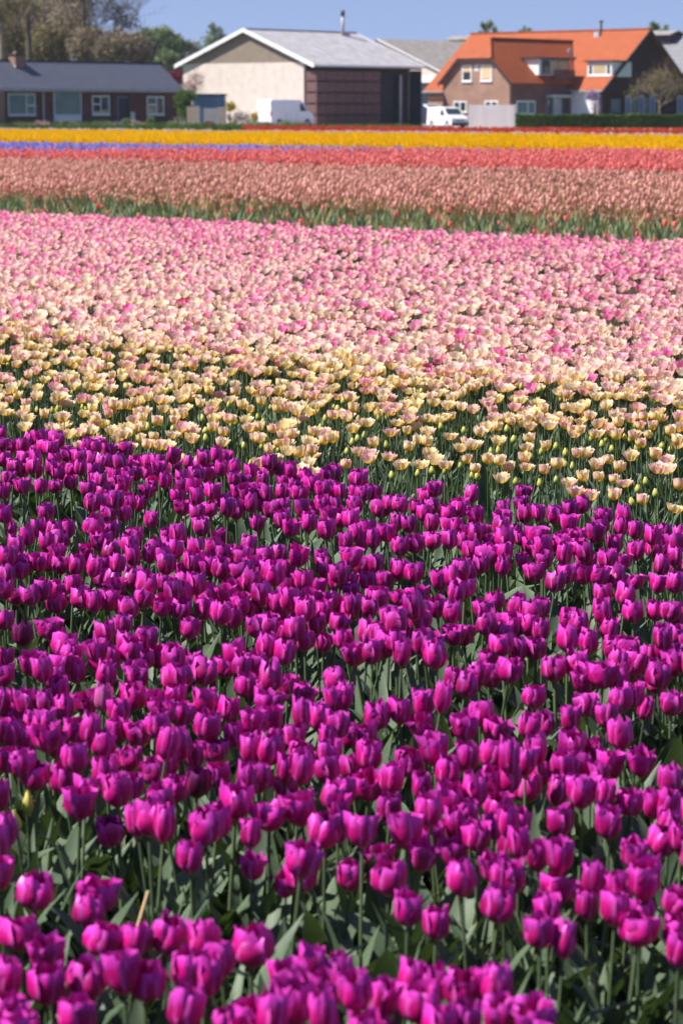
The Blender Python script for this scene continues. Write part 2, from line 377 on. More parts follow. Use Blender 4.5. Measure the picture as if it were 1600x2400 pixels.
def window(B, side, off, px0, px1, py0, py1, name='window', rails=(), bars=(), fr=.09, fm=white_paint, gm=glass_dark, sill=True, label=None, fill=None, fillm=None, out=.05, grow=0):
    """a framed window on the wall: side 'f' lies on local y=off facing -y, side 'g' on local x=off facing -x; rails/bars = fractions"""
    if side == 'f':
        a0, a1 = B.X(px0, off), B.X(px1, off); z0, z1 = B.Z(py1, (a0+a1)/2, off), B.Z(py0, (a0+a1)/2, off)
    else:
        a0, a1 = B.Yl(px1, off), B.Yl(px0, off); z0, z1 = B.Z(py1, off, (a0+a1)/2), B.Z(py0, off, (a0+a1)/2)
    z0 = max(z0, .06)
    def bx(m, p0, p1, q0, q1, n0, n1):
        if side == 'f': m.box(p0, p1, off-n1, off-n0, q0, q1)
        else: m.box(off-n1, off-n0, p0, p1, q0, q1)
    f = MB(); bx(f, a0, a0+fr, z0, z1, 0, out); bx(f, a1-fr, a1, z0, z1, 0, out); bx(f, a0+fr, a1-fr, z0, z0+fr, 0, out); bx(f, a0+fr, a1-fr, z1-fr, z1, 0, out)
    for b in bars: c = a0+(a1-a0)*b; bx(f, c-fr/2, c+fr/2, z0+fr, z1-fr, 0, out*.9)
    for (b, c0, c1) in rails: c = z0+(z1-z0)*b; bx(f, a0+(a1-a0)*c0+fr*.5, a0+(a1-a0)*c1-fr*.5, c-fr/2, c+fr/2, 0, out*.8)
    fo = f.build(name, fm, B.r); tag(fo, label)
    g = MB(); bx(g, a0+fr*.5, a1-fr*.5, z0+fr*.5, z1-fr*.5, .004, .015); g.build('pane', gm, fo)
    if fill:
        for i, (c0, c1, d0, d1) in enumerate(fill):
            q = MB(); bx(q, a0+(a1-a0)*c0+fr*.5, a0+(a1-a0)*c1-fr*.5, z0+(z1-z0)*d0+fr*.5, z0+(z1-z0)*d1-fr*.5, .018, .026); q.build('blind' if fillm is yellow_blind else 'curtain' if fillm is curtain else 'panel', fillm, fo)
    if sill:
        q = MB(); bx(q, a0-.06, a1+.06, z0-.08, z0-.005, 0, out+.08); q.build('sill', fm, fo)
    return fo
def gable_roof(B, name, x0, x1, y0, y1, ez, rz, ridge, mat, t=.14, label=None, drop=0):
    """ridge along local axis `ridge` ('x' or 'y'); two slabs, children of B"""
    out = []
    if ridge == 'x':
        ym = (y0+y1)/2
        for yy in (y0, y1):
            out.append(MB().slab([Vector((x0, yy, ez)), Vector((x1, yy, ez)), Vector((x1, ym, rz)), Vector((x0, ym, rz))], t).build(name, mat, B.r))
    else:
        xm = (x0+x1)/2
        for xx in (x0, x1):
            out.append(MB().slab([Vector((xx, y0, ez)), Vector((xx, y1, ez)), Vector((xm, y1, rz)), Vector((xm, y0, rz))], t).build(name, mat, B.r))
    return out
# --- big cream shed
S = Bld('storage_shed', 712, 229., 'big cream gabled storage shed with pale grey sheet roof and brown gable triangle', 'shed')
sw, sL = 16.1, 15.2
MB().prism([(0, 0), (sw, 0), (sw, 5.95), (0, 5.95)], 0, 0, .25).build('gable_wall', cream_clad, S.r)
MB().prism([(0, 5.96), (sw, 5.96), (sw/2-.35, 9.05)], 0, .04, .25).build('gable_panel', brown_clad, S.r)
MB().prism([(0, 0), (sw, 0), (sw, 5.9), (sw/2, 8.95), (0, 5.9)], 0, sL-.25, sL).build('rear_wall', cream_clad, S.r)
MB().box(.26, sL-.26, sw-.25, sw, 0, 5.8).build('back_wall', cream_clad, S.r)
MB().box(.26, 9.2, 0, .25, 0, 5.7).build('side_wall', dark_wood, S.r)
MB().box(9.3, 13.6, .55, .72, 0, 5.0).build('shade_dark_door', navy, S.r)  # dark sheet standing in for the shaded inside of the open doorway
MB().box(9.2, sL-.26, 0, .25, 5.0, 5.7).build('lintel', dark_wood, S.r)
MB().box(13.6, sL-.26, 0.001, .26, 0, 4.99).build('side_panel', dark_wood, S.r)
MB().box(sL-.14, sL-.02, -1.5, -.003, 0, 5.3).build('end_shade_panel', navy, S.r)  # added panel, coloured dark to stand in for shade under the overhang
MB().box(13.55, 13.85, -.12, -.002, 0, 4.9).build('post', zinc, S.r)
MB().box(.1, sL-.1, -1.56, -1.35, 5.35, 5.52).build('eaves_beam', dark_trim, S.r)
e0, e1, ez_, rz_ = -1.62, sw+.75, 5.72, 9.12; ym = (e0+e1)/2-.15
rf = MB().slab([Vector((-.35, e0, ez_)), Vector((sL+.3, e0, ez_)), Vector((sL+.3, ym, rz_)), Vector((-.35, ym, rz_))], .12).build('roof', grey_roof, S.r)
r2 = MB().slab([Vector((-.35, e1, ez_+.12)), Vector((sL+.3, e1, ez_+.12)), Vector((sL+.3, ym, rz_)), Vector((-.35, ym, rz_))], .12).build('roof', grey_roof, S.r)
for (ya, za) in ((e0, ez_), (e1, ez_+.12)):    # white barge boards on the gable
    MB().prism([(ya, za-.30), (ym, rz_-.28), (ym, rz_+.09), (ya, za+.07)], 0, -.47, -.36).build('barge_board', white_paint, S.r)
    MB().prism([(ya, za-.22), (ym, rz_-.2), (ym, rz_+.03), (ya, za+.03)], 0, sL+.305, sL+.36).build('barge_board', white_paint, S.r)
MB().box(-.47, sL+.4, e0-.14, e0-.005, ez_-.18, ez_-.02).build('gutter', white_paint, S.r)
MB().box(-.4, sL+.3, ym-.18, ym+.18, rz_+.0, rz_+.07).build('ridge_cap', grey_roof2, S.r)
for k in range(9): MB().box(.8+k*1.75, .86+k*1.75, e0+.1, -.02, 5.56, 5.62).build('rafter', dark_trim, S.r)
cx = S.X(803, ym-.9); pz = S.Z(22, cx, ym-.9)
q = MB().tube([(cx, ym-.9, 8.4), (cx, ym-.9, pz-.65)], .16, 10).build('flue_pipe', pipe_m, S.r, True)
MB().tube([(cx, ym-.9, pz-.65), (cx, ym-.9, pz-.1)], .2, 10).build('flue_cap', dark_trim, q, True)
MB().box(cx+.25, cx+.65, ym-1.3, ym-.8, 8.5, 9.05).build('roof_vent', zinc, S.r)
# --- crates stacked under the overhang of the shed
proto = None; cw = 1.285; n = 0
slat_e = slat_s = None
for i in range(7):
    for k in range(5):
        if proto is None:
            proto = empty('bulb_crate', (0, 0, 0), 0)
            L_, W_, H_ = 1.24, 1.38, 1.03
            for a in range(5):
                z = .12+a*.178
                o = MB().box(.03, L_-.03, 0, .022, z, z+.163).build('slat', crate_wood, proto)
                o = MB().box(0, .022, .03, W_-.03, z, z+.163).build('slat', crate_wood, proto)
            for (a, b) in ((.023, .023), (L_-.1, .023), (.023, W_-.1)): MB().box(a, a+.075, b, b+.075, 0, H_).build('corner_post', crate_wood, proto)
            MB().box(.1, L_-.1, .1, W_-.03, .1, .13).build('floor_board', crate_wood, proto)
            MB().box(L_-.025, L_, .03, W_-.03, .12, 1.0).build('side_board', crate_wood, proto)
            MB().box(.05, L_-.05, W_-.02, W_, .12, 1.0).build('side_board', crate_wood, proto)
            c = proto
        else: c = copy_tree(proto)
        x, y = .12+i*cw+random.uniform(-.015, .015), -1.52+random.uniform(-.03, .03); wx, wy = S.w(x, y)
        c.location = (wx, wy, .012+k*1.035); c.rotation_euler = (0, 0, GRID+R(random.uniform(-.6, .6)))
        pos_w = ['the ground', 'second from the ground', 'third from the ground', 'fourth from the ground', 'the top'][k]
        colw = ['stack nearest the white van', 'second stack from the van', 'third stack from the van', 'middle stack', 'third stack from the dark doorway', 'second stack from the dark doorway', 'stack beside the dark doorway'][i]
        tag(c, f'weathered wooden crate in the {colw}, '+(f'{pos_w}' if 0 < k < 4 else ('resting on the ground' if k == 0 else 'topmost')), 'crate', 'wooden crates stacked along the shed')
# --- second shed behind
S2 = Bld('farm_shed', 1033, 268., 'mossy grey roofed shed behind the big cream shed', 'shed')
w2 = 18.6; apz = 9.35
MB().prism([(.5, 0), (w2-.4, 0), (w2-.4, 5.55), (w2/2, apz-.25), (.5, 5.55)], 0, .3, 18).build('gable_wall', cream_clad, S2.r)
gable_roof(S2, 'roof', 0, 18.5, 0, w2, 5.66, apz, 'x', grey_roof2)
MB().prism([(0.02, 5.56), (w2/2, apz-.12), (w2/2, apz+.02), (0.02, 5.70)], 0, -.08, -.005).build('barge_board', white_paint, S2.r)
za, zb = S2.Z(193, 0, 1.5), S2.Z(178, 0, 1.5)
MB().box(.2, .29, .2, 4.0, za, zb).build('fascia_band', white_paint, S2.r)
MB().box(.22, .29, .3, 15, 0.02, za-.05).build('shade_dark_door', navy, S2.r)  # door colour darkened in place of the big shed's cast shadow
# --- long barn behind the orange house
B3 = Bld('long_barn', 1580, 285., 'long grey barn with a raised ridge vent far behind the orange roofed house', 'barn')
MB().box(-6.6, 6.6, -9, 33, 0, 5.6).build('wall', cream_clad, B3.r)
gable_roof(B3, 'roof', -7.2, 7.2, -9.5, 33.4, 5.6, 9.6, 'y', grey_roof3)
MB().box(-1.2, 1.2, 0, 33.2, 8.9, 10.1).build('ridge_vent_wall', dark_trim, B3.r)
gable_roof(B3, 'ridge_vent_roof', -1.7, 1.7, -.3, 33.5, 10.1, 10.6, 'y', grey_roof2, .08)
# --- bungalow on the left
G = Bld('brick_bungalow', 415, 217., 'long low dark brick bungalow with blue grey slate roof', 'house')
gx = -25.; gy = 6.2; G.e = 3.2
MB().box(gx, 0, 0, gy, 0, 3.25).build('wall', red_brick, G.r)
MB().prism([(.02, 3.25), (gy-.02, 3.25), (2.72, 5.35)], 0, -.2, -.01).build('gable_wall', red_brick, G.r)
MB().slab([Vector((gx-.4, -.5, 3.32)), Vector((.42, -.5, 3.32)), Vector((.42, 2.72, 5.66)), Vector((gx-.4, 2.72, 5.66))], .12).build('roof', slate, G.r)
MB().slab([Vector((gx-.4, 6.7, 3.0)), Vector((.42, 6.7, 3.0)), Vector((.42, 2.72, 5.66)), Vector((gx-.4, 2.72, 5.66))], .12).build('roof', slate, G.r)
MB().box(gx-.4, .4, 2.6, 2.84, 5.6, 5.72).build('ridge_tiles', dark_trim, G.r)
MB().box(gx-.4, .42, -.63, -.51, 3.14, 3.28).build('gutter', zinc, G.r)
MB().box(gx, .1, -.48, -.004, 3.05, 3.12).build('soffit', tan_wood, G.r)
for (px0, px1) in ((100, 106), (262, 268), (300, 306)):
    a = G.X(px0, 0); MB().box(a, a+.14, -.1, -.004, .02, 3.04).build('post' if px0 == 100 else 'downpipe', zinc if px0 == 100 else dark_trim, G.r)
window(G, 'f', 0, 19, 83, 219, 270, rails=((.45, .68, 1),), bars=(.68,), gm=glass_teal, fr=.11)
w = window(G, 'f', 0, 126, 191, 212, 284, gm=glass_teal, fr=.11, sill=False, fill=((0, 1, 0, .2),), fillm=white_paint, rails=((.2, 0, 1),))
window(G, 'f', 0, 216, 257, 224, 269, bars=(.5,), rails=((.55, 0, .5),), fr=.13, fill=((.02, .48, .02, .25), (.52, .98, .02, .3)), fillm=curtain)
window(G, 'f', 0, 344, 384, 226, 269, bars=(.55,), rails=((.55, 0, .55),), fr=.13, fill=((.02, .5, .02, .2),), fillm=curtain)
window(G, 'f', 0, 275, 303, 226, 287, name='door', gm=dark_wood, fm=blue_door, sill=False, fr=.14)
window(G, 'f', 0, 306, 316, 262, 287, name='letter_box', gm=white_paint, fm=zinc, sill=False, fr=.05)
a, b = G.X(37, 2.0), G.X(60, 2.0)
ch = MB().box(a, a+.95, 1.9, 2.75, 4.6, 6.05).build('chimney', brown_brick, G.r)
MB().box(a-.08, a+1.03, 1.82, 2.83, 6.06, 6.2).build('chimney_cap', dark_trim, ch)
MB().box(a-.03, a-.003, 1.85, 2.78, 4.7, 5.25).build('lead_flashing', zinc, ch)
MB().box(a+.3, a+.6, 2.2, 2.5, 6.21, 6.42).build('chimney_pot', brown_brick, ch)
bx, by = G.X(2, -.9), -.9
MB().box(bx-1.2, bx+.1, -1.3, -.02, 0, 3.0).build('porch_pier', brown_brick, G.r)
# --- orange roofed house: B = long main range (ridge along local y), A = brick wing with the half-hipped gable
B = Bld('orange_roofed_house', 0, 238.1, 'large brick farmhouse with orange tiled roofs, dormers and a half hipped brick gable', 'house', X=25.15)
bw, bL, be, br = 14.9, 22.0, 3.45, 9.42
mx = bw/2
rw = [(0.05, 0), (bw-.05, 0), (bw-.05, be-.12), (mx, br-.35), (.05, be-.12)]
MB().prism(rw, 1, 0, .3).build('gable_wall', gable_boards, B.r, loc=None)
MB().prism(rw, 1, bL-.3, bL).build('gable_wall', brown_brick, B.r)
MB().box(.06, .36, .31, bL-.31, 0, be-.1).build('wall', brown_brick, B.r)
MB().box(bw-.36, bw-.06, .31, bL-.31, 0, be-.1).build('wall', brown_brick, B.r)
MB().box(.02, .07, .31, 3.6, 0.02, be-.14).build('rendered_panel', white_paint, B.r)
gable_roof(B, 'roof', -.35, bw+.35, -.45, bL+.35, be, br, 'y', orange_tile, .16)
MB().box(mx-.16, mx+.16, -.5, bL+.4, br-.02, br+.10).build('ridge_tiles', orange_tile, B.r)
MB().box(-.5, -.36, -.45, bL+.35, be-.14, be-.03).build('gutter', zinc, B.r)
for (xa, za, xb, zb) in ((-.37, be, mx, br), (bw+.37, be, mx, br)):
    MB().prism([(xa, za-.34), (xb, zb-.34), (xb, zb+.02), (xa, za+.02)], 1, -.52, -.455).build('barge_board', dark_trim, B.r)
# wing A: its own frame (same grid) but part of the house
A = Bld('wing', 1193, 234., None, None); del_r = A.r
A.r.parent = B.r; A.r.matrix_parent_inverse = Matrix.Identity(4)
dA = Vector(A.O)-Vector(B.O); A.r.location = (NX*dA.x+NY*dA.y, -NY*dA.x+NX*dA.y, 0); A.r.rotation_euler = (0, 0, 0)
bpy.data.objects.remove(A.r)
OX, OY = NX*dA.x+NY*dA.y, -NY*dA.x+NX*dA.y
class Off:                                     # wing coordinates -> house coordinates
    r = B.r
    def w(s, x, y): return B.w(x+OX, y+OY)
    def X(s, px, y=0.): return B.X(px, y)
    def Yl(s, px, x=0.): return B.Yl(px, x)
    def Z(s, py, x=0., y=0.): return B.Z(py, x, y)
aw, aL, ae, ar, ah = 8.26, -OX, 4.32, 8.38, 6.5
a0, a1, am = OY, OY+aw, OY+aw/2; hs = (ar-ah)*1.03; x0 = OX
MB().prism([(a0, 0), (a1, 0), (a1, ae), (am+hs, ah), (am-hs, ah), (a0, ae)], 0, x0, x0+.3).build('gable_wall', brown_brick, B.r)
MB().box(x0+.31, .0, a0, a0+.3, 0, ae).build('wall', shaded_brick, B.r)
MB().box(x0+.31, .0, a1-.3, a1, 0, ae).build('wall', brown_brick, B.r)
sl_ = (ar-ae)/(aw/2); oe = .35; hb = 2.15
ext = (ar-be)/((br-be)/(mx+.35))-.35           # where the wing's ridge dies into the main slope
yE, zE = a0-oe, ae-oe*sl_+.12
rA = [Vector((x0-.3, yE, zE)), Vector((-.36-(0), yE, zE)), Vector((ext, am, ar)), Vector((x0+hb, am, ar)), Vector((x0-.3, am-hs-.15, ah+.0))]
# eave runs to where it meets the main slope
tx = (zE-be)/((br-be)/(mx+.35))-.35
rA[1] = Vector((tx, yE, zE))
MB().slab(rA, .16).build('roof', orange_tile, B.r)
rB_ = [Vector((v.x, 2*am-v.y, v.z)) for v in rA]
MB().slab(rB_, .16).build('roof', orange_tile, B.r)
MB().slab([Vector((x0-.38, am-hs-.2, ah-.05)), Vector((x0-.38, am+hs+.2, ah-.05)), Vector((x0+hb, am, ar+.02))], .14).build('hip_roof', orange_tile, B.r)
MB().box(x0+hb, ext, am-.15, am+.15, ar, ar+.1).build('ridge_tiles', orange_tile, B.r)
MB().tube([rA[2]+Vector((0, 0, .03)), rA[1]+Vector((0, 0, .03))], .06, 5).build('valley_gutter', dark_trim, B.r)
MB().tube([rA[3]+Vector((0, 0, .05)), rA[4]+Vector((0, 0, .05))], .08, 5).build('hip_ridge', orange_tile, B.r)
for s_ in (-1, 1):
    ya, yb = am+s_*(aw/2+oe+.02), am+s_*(hs+.1)
    MB().prism([(ya, zE-.3), (yb, ah-.3), (yb, ah+.02), (ya, zE+.02)], 0, x0-.37, x0-.305).build('barge_board', dark_trim, B.r)
MB().box(x0-.40, x0-.31, am-hs-.1, am+hs+.1, ah-.38, ah-.2).build('gutter', dark_trim, B.r)
W = Off()
for (p0, p1, q0, q1, kw) in ((1082, 1104, 153, 191, dict(fill=((0, 1, .55, 1),), fillm=yellow_blind)), (1125, 1151, 153, 190, dict(fill=((0, 1, .1, 1),), fillm=yellow_blind)),
                             (1062, 1093, 237, 263, dict(bars=(.5,))), (1135, 1166, 236, 252, dict(bars=(.5,), fr=.12))):
    window(W, 'g', x0, p0, p1, q0, q1, **dict(dict(fr=.12), **kw))
window(W, 'g', x0, 1111, 1120, 152, 167, name='vent', gm=zinc, fr=.08, sill=False)
window(W, 'f', a0, 1209, 1253, 236, 268, bars=(.6,), fr=.12, gm=glass_teal)
window(W, 'f', a0, 1279, 1334, 226, 292, name='door', bars=(.25, .68, .85), fr=.12, fm=blue_door, sill=False, fill=((.28, .66, .05, .95),), fillm=zinc)
cxa, cxb = B.X(1278, a0), B.X(1340, a0)
MB().box(cxa, cxb, a0-.9, a0-.01, B.Z(229, cxa, a0), B.Z(222, cxa, a0)).build('door_canopy', zinc, B.r)
MB().tube([(cxb-.1, a0-.1, 0), (cxb-.1, a0-.1, 4.2)], .07, 8).build('downpipe', blue_door, B.r)
# brick upstand beside the wing's dormer and the dormer itself
ua, ub = B.X(1297, a0), B.X(1345, a0)
MB().box(ua, ub, a0-.02, a0+1.0, ae-.5, B.Z(163, ua, a0)).build('wall_upstand', shaded_brick, B.r)
da, db = B.X(1262, a0), B.X(1331, a0); dz0, dz1 = B.Z(176, da, a0), B.Z(138, da, a0)
dm = MB().box(da, db, a0+.10, a0+3.0, dz0, dz1).build('dormer', white_paint, B.r)
MB().box(da-.35, db+.25, a0-.15, a0+3.4, dz1+.002, dz1+.16).build('dormer_roof', dark_trim, dm)
wd = window(W, 'f', a0+.10, 1266, 1330, 140, 175, bars=(.3, .6), fr=.1, fm=blue_door, fill=((.3, .98, .05, .95),), fillm=curtain, sill=False)
# main slope dormer, faces -x
za0, za1 = B.Z(179, 2., 1.2), B.Z(145, 2., 1.2); xd = (za0-be)/((br-be)/(mx+.35))-.35
y_r, y_l = B.Yl(1432, xd), B.Yl(1374, xd)
dm = MB().box(xd, xd+3.2, y_r, y_l, za0-.05, za1).build('dormer', white_paint, B.r)
MB().box(xd-.25, xd+3.5, y_r-.25, y_l+.25, za1+.002, za1+.14).build('dormer_roof', dark_trim, dm)
window(B, 'g', xd, 1376, 1430, 148, 177, bars=(.2, .8), fr=.13, fill=((.2, .8, .03, .97),), fillm=curtain)
# gable window frames on the shaded end, wisteria wall door
for (p0, p1) in ((1464, 1476), (1494, 1507), (1520, 1534), (1585, 1597)):
    window(B, 'f', 0, p0, p1, 224, 285, name='window', fr=.16, fm=zinc, gm=blue_door, sill=False)
window(B, 'f', 0, 1430, 1452, 232, 262, gm=glass_dark, fm=blue_door, fr=.1)
window(B, 'f', 0, 1476, 1494, 228, 285, gm=glass_dark, fm=dark_trim, fr=.06, sill=False)
window(B, 'f', 0, 1507, 1520, 228, 285, gm=glass_dark, fm=dark_trim, fr=.06, sill=False)
dr = window(B, 'g', .02, 1352, 1384, 234, 292, name='garage_door', gm=white_paint, fm=white_paint, sill=False, fr=.1, label='white garage door under the wisteria')
# chimney cowl and dish
vx = mx-.9; vy = B.Yl(1393, vx)
MB().box(vx, vx+.5, vy-.3, vy+.3, br-1.1, br-.15).build('roof_vent', zinc, B.r)
fl = MB().tube([(mx-.2, B.Yl(1407, mx), br-.4), (mx-.2, B.Yl(1407, mx), br+.75)], .10, 8).build('flue_pipe', dark_trim, B.r)
MB().tube([(mx-.2, B.Yl(1407, mx), br+.76), (mx-.2, B.Yl(1407, mx), br+.95)], .22, 8).build('flue_cap', bark, fl)
dx, dy = B.X(1328, am-1.6), am-1.6; dz = B.Z(123, dx, dy)
dish = MB(); rr = .38
for i in range(5):
    r_ = rr*i/4
    for j in range(12):
        q = j*math.pi/6; dish.v.append((dx+r_*math.cos(q), dy-.25+.5*r_*r_, dz+r_*math.sin(q)))
for i in range(4):
    for j in range(12): dish.f.append((i*12+j, i*12+(j+1) % 12, (i+1)*12+(j+1) % 12, (i+1)*12+j))
dd = Bld.__new__(Bld)
do = dish.build('satellite_dish', zinc, B.r, True); so_ = do.modifiers.new('t', 'SOLIDIFY'); so_.thickness = .03
MB().tube([(dx, dy-.2, dz), (dx, dy+.1, dz-.1), (dx, dy+.1, dz-.8)], .03, 6).build('dish_arm', dark_trim, do)
# --- white vans
def arc(cx, cz, r, a0, a1, n): return [(cx+r*math.cos(R(a0+(a1-a0)*i/n)), cz+r*math.sin(R(a0+(a1-a0)*i/n))) for i in range(n+1)]
def van(name, L, W_, prof_top, wb, wr, loc, heading, label, paint, glass_side, wsh, lamps_z, tall, group=None):
    """profile in x (front +) and z; sides lean in above the belt line"""
    root = empty(name, loc, heading, label, 'van', group)
    x0, x1 = -L/2, L/2; sill_z = wr*.75; xa, xb = x0+wb[0], x0+wb[1]
    low = []
    for xc in (xb, xa): low += arc(xc, wr, wr*1.18, 0, 180, 8) if xc == xb else arc(xc, wr, wr*1.18, 0, 180, 8)
    prof = [(x0, sill_z)]+prof_top+[(x1, sill_z)]+[(xb+wr*1.18, sill_z)]+[p for p in arc(xb, wr, wr*1.18, 10, 170, 7)]+[(xb-wr*1.18, sill_z), (xa+wr*1.18, sill_z)]+[p for p in arc(xa, wr, wr*1.18, 10, 170, 7)]+[(xa-wr*1.18, sill_z)]
    belt = tall*.52; m = MB(); n = len(prof)
    def hw(z): return W_/2-(0 if z < belt else (z-belt)/(tall-belt)*W_*.07)
    m.v = [(x, -hw(z), z) for x, z in prof]+[(x, hw(z), z) for x, z in prof]
    m.f = [tuple(range(n)), tuple(range(2*n-1, n-1, -1))]+[(i, n+i, n+(i+1) % n, (i+1) % n) for i in range(n)]
    m.build('body', paint, root, False, .035)
    def ypl(z, s, e=.012): return s*(hw(z)+e)
    for g in glass_side:
        for s in (-1, 1):
            q = MB(); k = len(g); q.v = [(x, ypl(z, s), z) for x, z in g]+[(x, ypl(z, s, -.02), z) for x, z in g]
            q.f = [tuple(range(k)), tuple(range(2*k-1, k-1, -1))]+[(i, k+i, k+(i+1) % k, (i+1) % k) for i in range(k)]; q.build('side_window', glass_dark, root)
    (ax, az), (bx_, bz) = wsh; nx_, nz_ = (bz-az), -(bx_-ax); l = math.hypot(nx_, nz_); nx_, nz_ = abs(nx_)/l*.015, abs(nz_)/l*.015
    q = MB(); q.v = [(ax+nx_, -hw(az)+.09, az+nz_), (ax+nx_, hw(az)-.09, az+nz_), (bx_+nx_, hw(bz)-.1, bz+nz_), (bx_+nx_, -hw(bz)+.1, bz+nz_)]
    q.v += [(x-.03, y, z-.03) for x, y, z in q.v]; q.f = [(0, 1, 2, 3), (7, 6, 5, 4), (0, 4, 5, 1), (1, 5, 6, 2), (2, 6, 7, 3), (3, 7, 4, 0)]; q.build('windscreen', glass_dark, root)
    for xc in (xa, xb):
        for s in (-1, 1):
            yw = s*(W_/2-.13); wo = link(bpy.data.objects.new('wheel', MB().tube([(xc, yw-.1, wr), (xc, yw+.1, wr)], wr, 20).mesh('tyre', rubber))); wo.parent = root
            MB().tube([(xc, yw+s*.1, wr), (xc, yw+s*.115, wr)], wr*.6, 14).build('rim', rim_m, wo)
    MB().box(x1-.06, x1+.06, -W_/2+.04, W_/2-.04, sill_z-.04, sill_z+.26).build('bumper', plastic, root, False, .03)
    MB().box(x0-.06, x0+.05, -W_/2+.04, W_/2-.04, sill_z-.04, sill_z+.2).build('bumper', plastic, root, False, .03)
    MB().box(x1-.03, x1+.02, -W_*.28, W_*.28, lamps_z-.12, lamps_z+.02).build('grille', plastic, root)
    for s in (-1, 1):
        MB().box(x1-.2, x1+.015, s*(W_/2-.2)-.14, s*(W_/2-.2)+.14, lamps_z-.08, lamps_z+.1).build('headlight', lamp_clear, root, False, .03)
        MB().box(x0-.015, x0+.06, s*(W_/2-.1)-.07, s*(W_/2-.1)+.07, belt-.3, belt+.15).build('tail_light', red_lamp, root)
        MB().box(ax-.35, ax-.25, s*(W_/2+.02)-.02+(s*.1), s*(W_/2+.02)+.02+(s*.12), az+.02, az+.25).build('mirror', plastic, root, False, .02)
    for x in (x0+L*.34, x0+L*.60):
        for s in (-1, 1):
            MB().box(x, x+.012, s*W_/2-.004, s*W_/2+.006, sill_z+.1, belt).build('door_gap', plastic, root)
    return root
# tall van beside the shed, heading away and right
tx_, ty_ = S.w(-8.0+2.8, -2.55)
van('delivery_van', 5.6, 1.92, [(-2.8, 2.30), (-2.65, 2.43), (-1.0, 2.47), (1.15, 2.43), (1.35, 2.36), (2.12, 1.46), (2.62, 1.2), (2.78, .95)], (1.05, 4.75), .34, (tx_, ty_, .012), GRID,
    'tall white panel van parked beside the cream shed, its long side in shade', van_white,
    [[(1.0, 1.42), (1.86, 1.42), (1.35, 2.08), (1.0, 2.08)]], ((2.10, 1.50), (1.40, 2.32)), .9, 2.45)
# small van with its tailgate up
hd = Vector((.47, -.88)); sv = van('small_van', 4.3, 1.76, [(-2.15, 1.60), (-2.02, 1.76), (-1.0, 1.82), (.35, 1.80), (.60, 1.72), (1.28, 1.12), (1.95, .96), (2.12, .75)], (.85, 3.5), .31, (9.25, 214., .0), math.atan2(hd.y, hd.x),
    'small white van with its tailgate raised beside the orange roofed house', van_white,
    [[(.15, 1.08), (.98, 1.08), (.55, 1.58), (.15, 1.58)]], ((1.24, 1.16), (.66, 1.68)), .74, 1.82)
tg = MB().slab([Vector((-2.1, -.78, 1.74)), Vector((-2.1, .78, 1.74)), Vector((-3.05, .72, 2.05)), Vector((-3.05, -.72, 2.05))], .07).build('tailgate', van_white, sv, False, .02)
MB().slab([Vector((-2.3, -.6, 1.83)), Vector((-2.3, .6, 1.83)), Vector((-2.8, .55, 1.995)), Vector((-2.8, -.55, 1.995))], .03).build('rear_window', glass_dark, tg)
# --- pale board fence, garden panels, little blue shed, picnic table
fe = empty('board_fence', (0, 0, 0), 0, 'pale grey horizontal board fence between the small van and the hedge', 'fence')
pA, pB = at_h(1099, 300, 0), at_h(1203, 300.5, 0); pA = Vector((11.25, 216.5, 0)); pB = Vector((15.2, 214.5, 0)); dv = (pB-pA); fl_ = dv.length; fa = math.atan2(dv.y, dv.x); fe.location = pA; fe.rotation_euler.z = fa
bm_ = MB().box(.04, fl_-.04, -.018, .018, 0, .185).mesh('board', concrete)
for k in range(10):
    o = link(bpy.data.objects.new('board', bm_)); o.parent = fe; o.location = (0, random.uniform(-.004, .004), .04+k*.195)
pm_ = MB().box(-.06, .06, -.06, .06, 0, 2.03).mesh('post', concrete)
for t_ in (0, fl_/2, fl_):
    o = link(bpy.data.objects.new('post', pm_)); o.parent = fe; o.location = (t_, .081, 0)
def place(px, Y): return Vector(((px-800)/FPX*CP*Y, Y, 0))
def panel(px0, px1, py0, Y, name, label, mat, slant=0):
    p, q_ = place(px0, Y), place(px1, Y); h = CAMH+(255-py0)*Y/(FPX/CP**2); w_ = (q_-p).length
    r_ = empty(name, p, R(slant), label, 'garden screen', 'pale garden screens by the blue shed')
    nb = 6
    bm2 = MB().box(0, w_/nb-.012, 0, .03, 0, h).mesh('board', mat)
    for k in range(nb):
        o = link(bpy.data.objects.new('board', bm2)); o.parent = r_; o.location = (k*w_/nb, 0, random.uniform(0, .015))
    MB().box(0, w_, .031, .07, h*.8, h*.86).build('rail', mat, r_); MB().box(0, w_, .031, .07, h*.2, h*.26).build('rail', mat, r_)
panel(438, 468, 250, 207, 'garden_screen', 'tan upright board screen beside the ivy covered column', wall_tan)
panel(478, 510, 254, 206, 'garden_screen', 'paler grey board screen left of the wooden gatepost', concrete)
gp = place(519, 205); MB().box(gp.x-.3, gp.x+.3, gp.y, gp.y+.3, 0, 1.75).build('gatepost', tan_wood, None, False, .02)
tag(bpy.data.objects['gatepost'], 'thick wooden gatepost in front of the blue garden shed', 'post')
gs = empty('garden_shed', place(452, 212), 0, 'small dark blue flat roofed garden shed behind the pale screens', 'shed')
MB().box(0, 2.75, 0, 2.2, 0, 2.78).build('wall', blue_door, gs)
for k in range(11): MB().box(.02+k*.25, .23+k*.25, -.02, -.002, .05, 2.7).build('board', blue_door, gs)
MB().box(-.12, 2.87, -.15, 2.35, 2.785, 2.93).build('roof', navy, gs)
MB().box(2.752, 2.78, .1, 2.1, .1, 2.7).build('side_panel', wall_tan, gs)
pt = empty('picnic_table', place(421, 203), R(8), 'pale wooden picnic table by the ivy covered column', 'table')
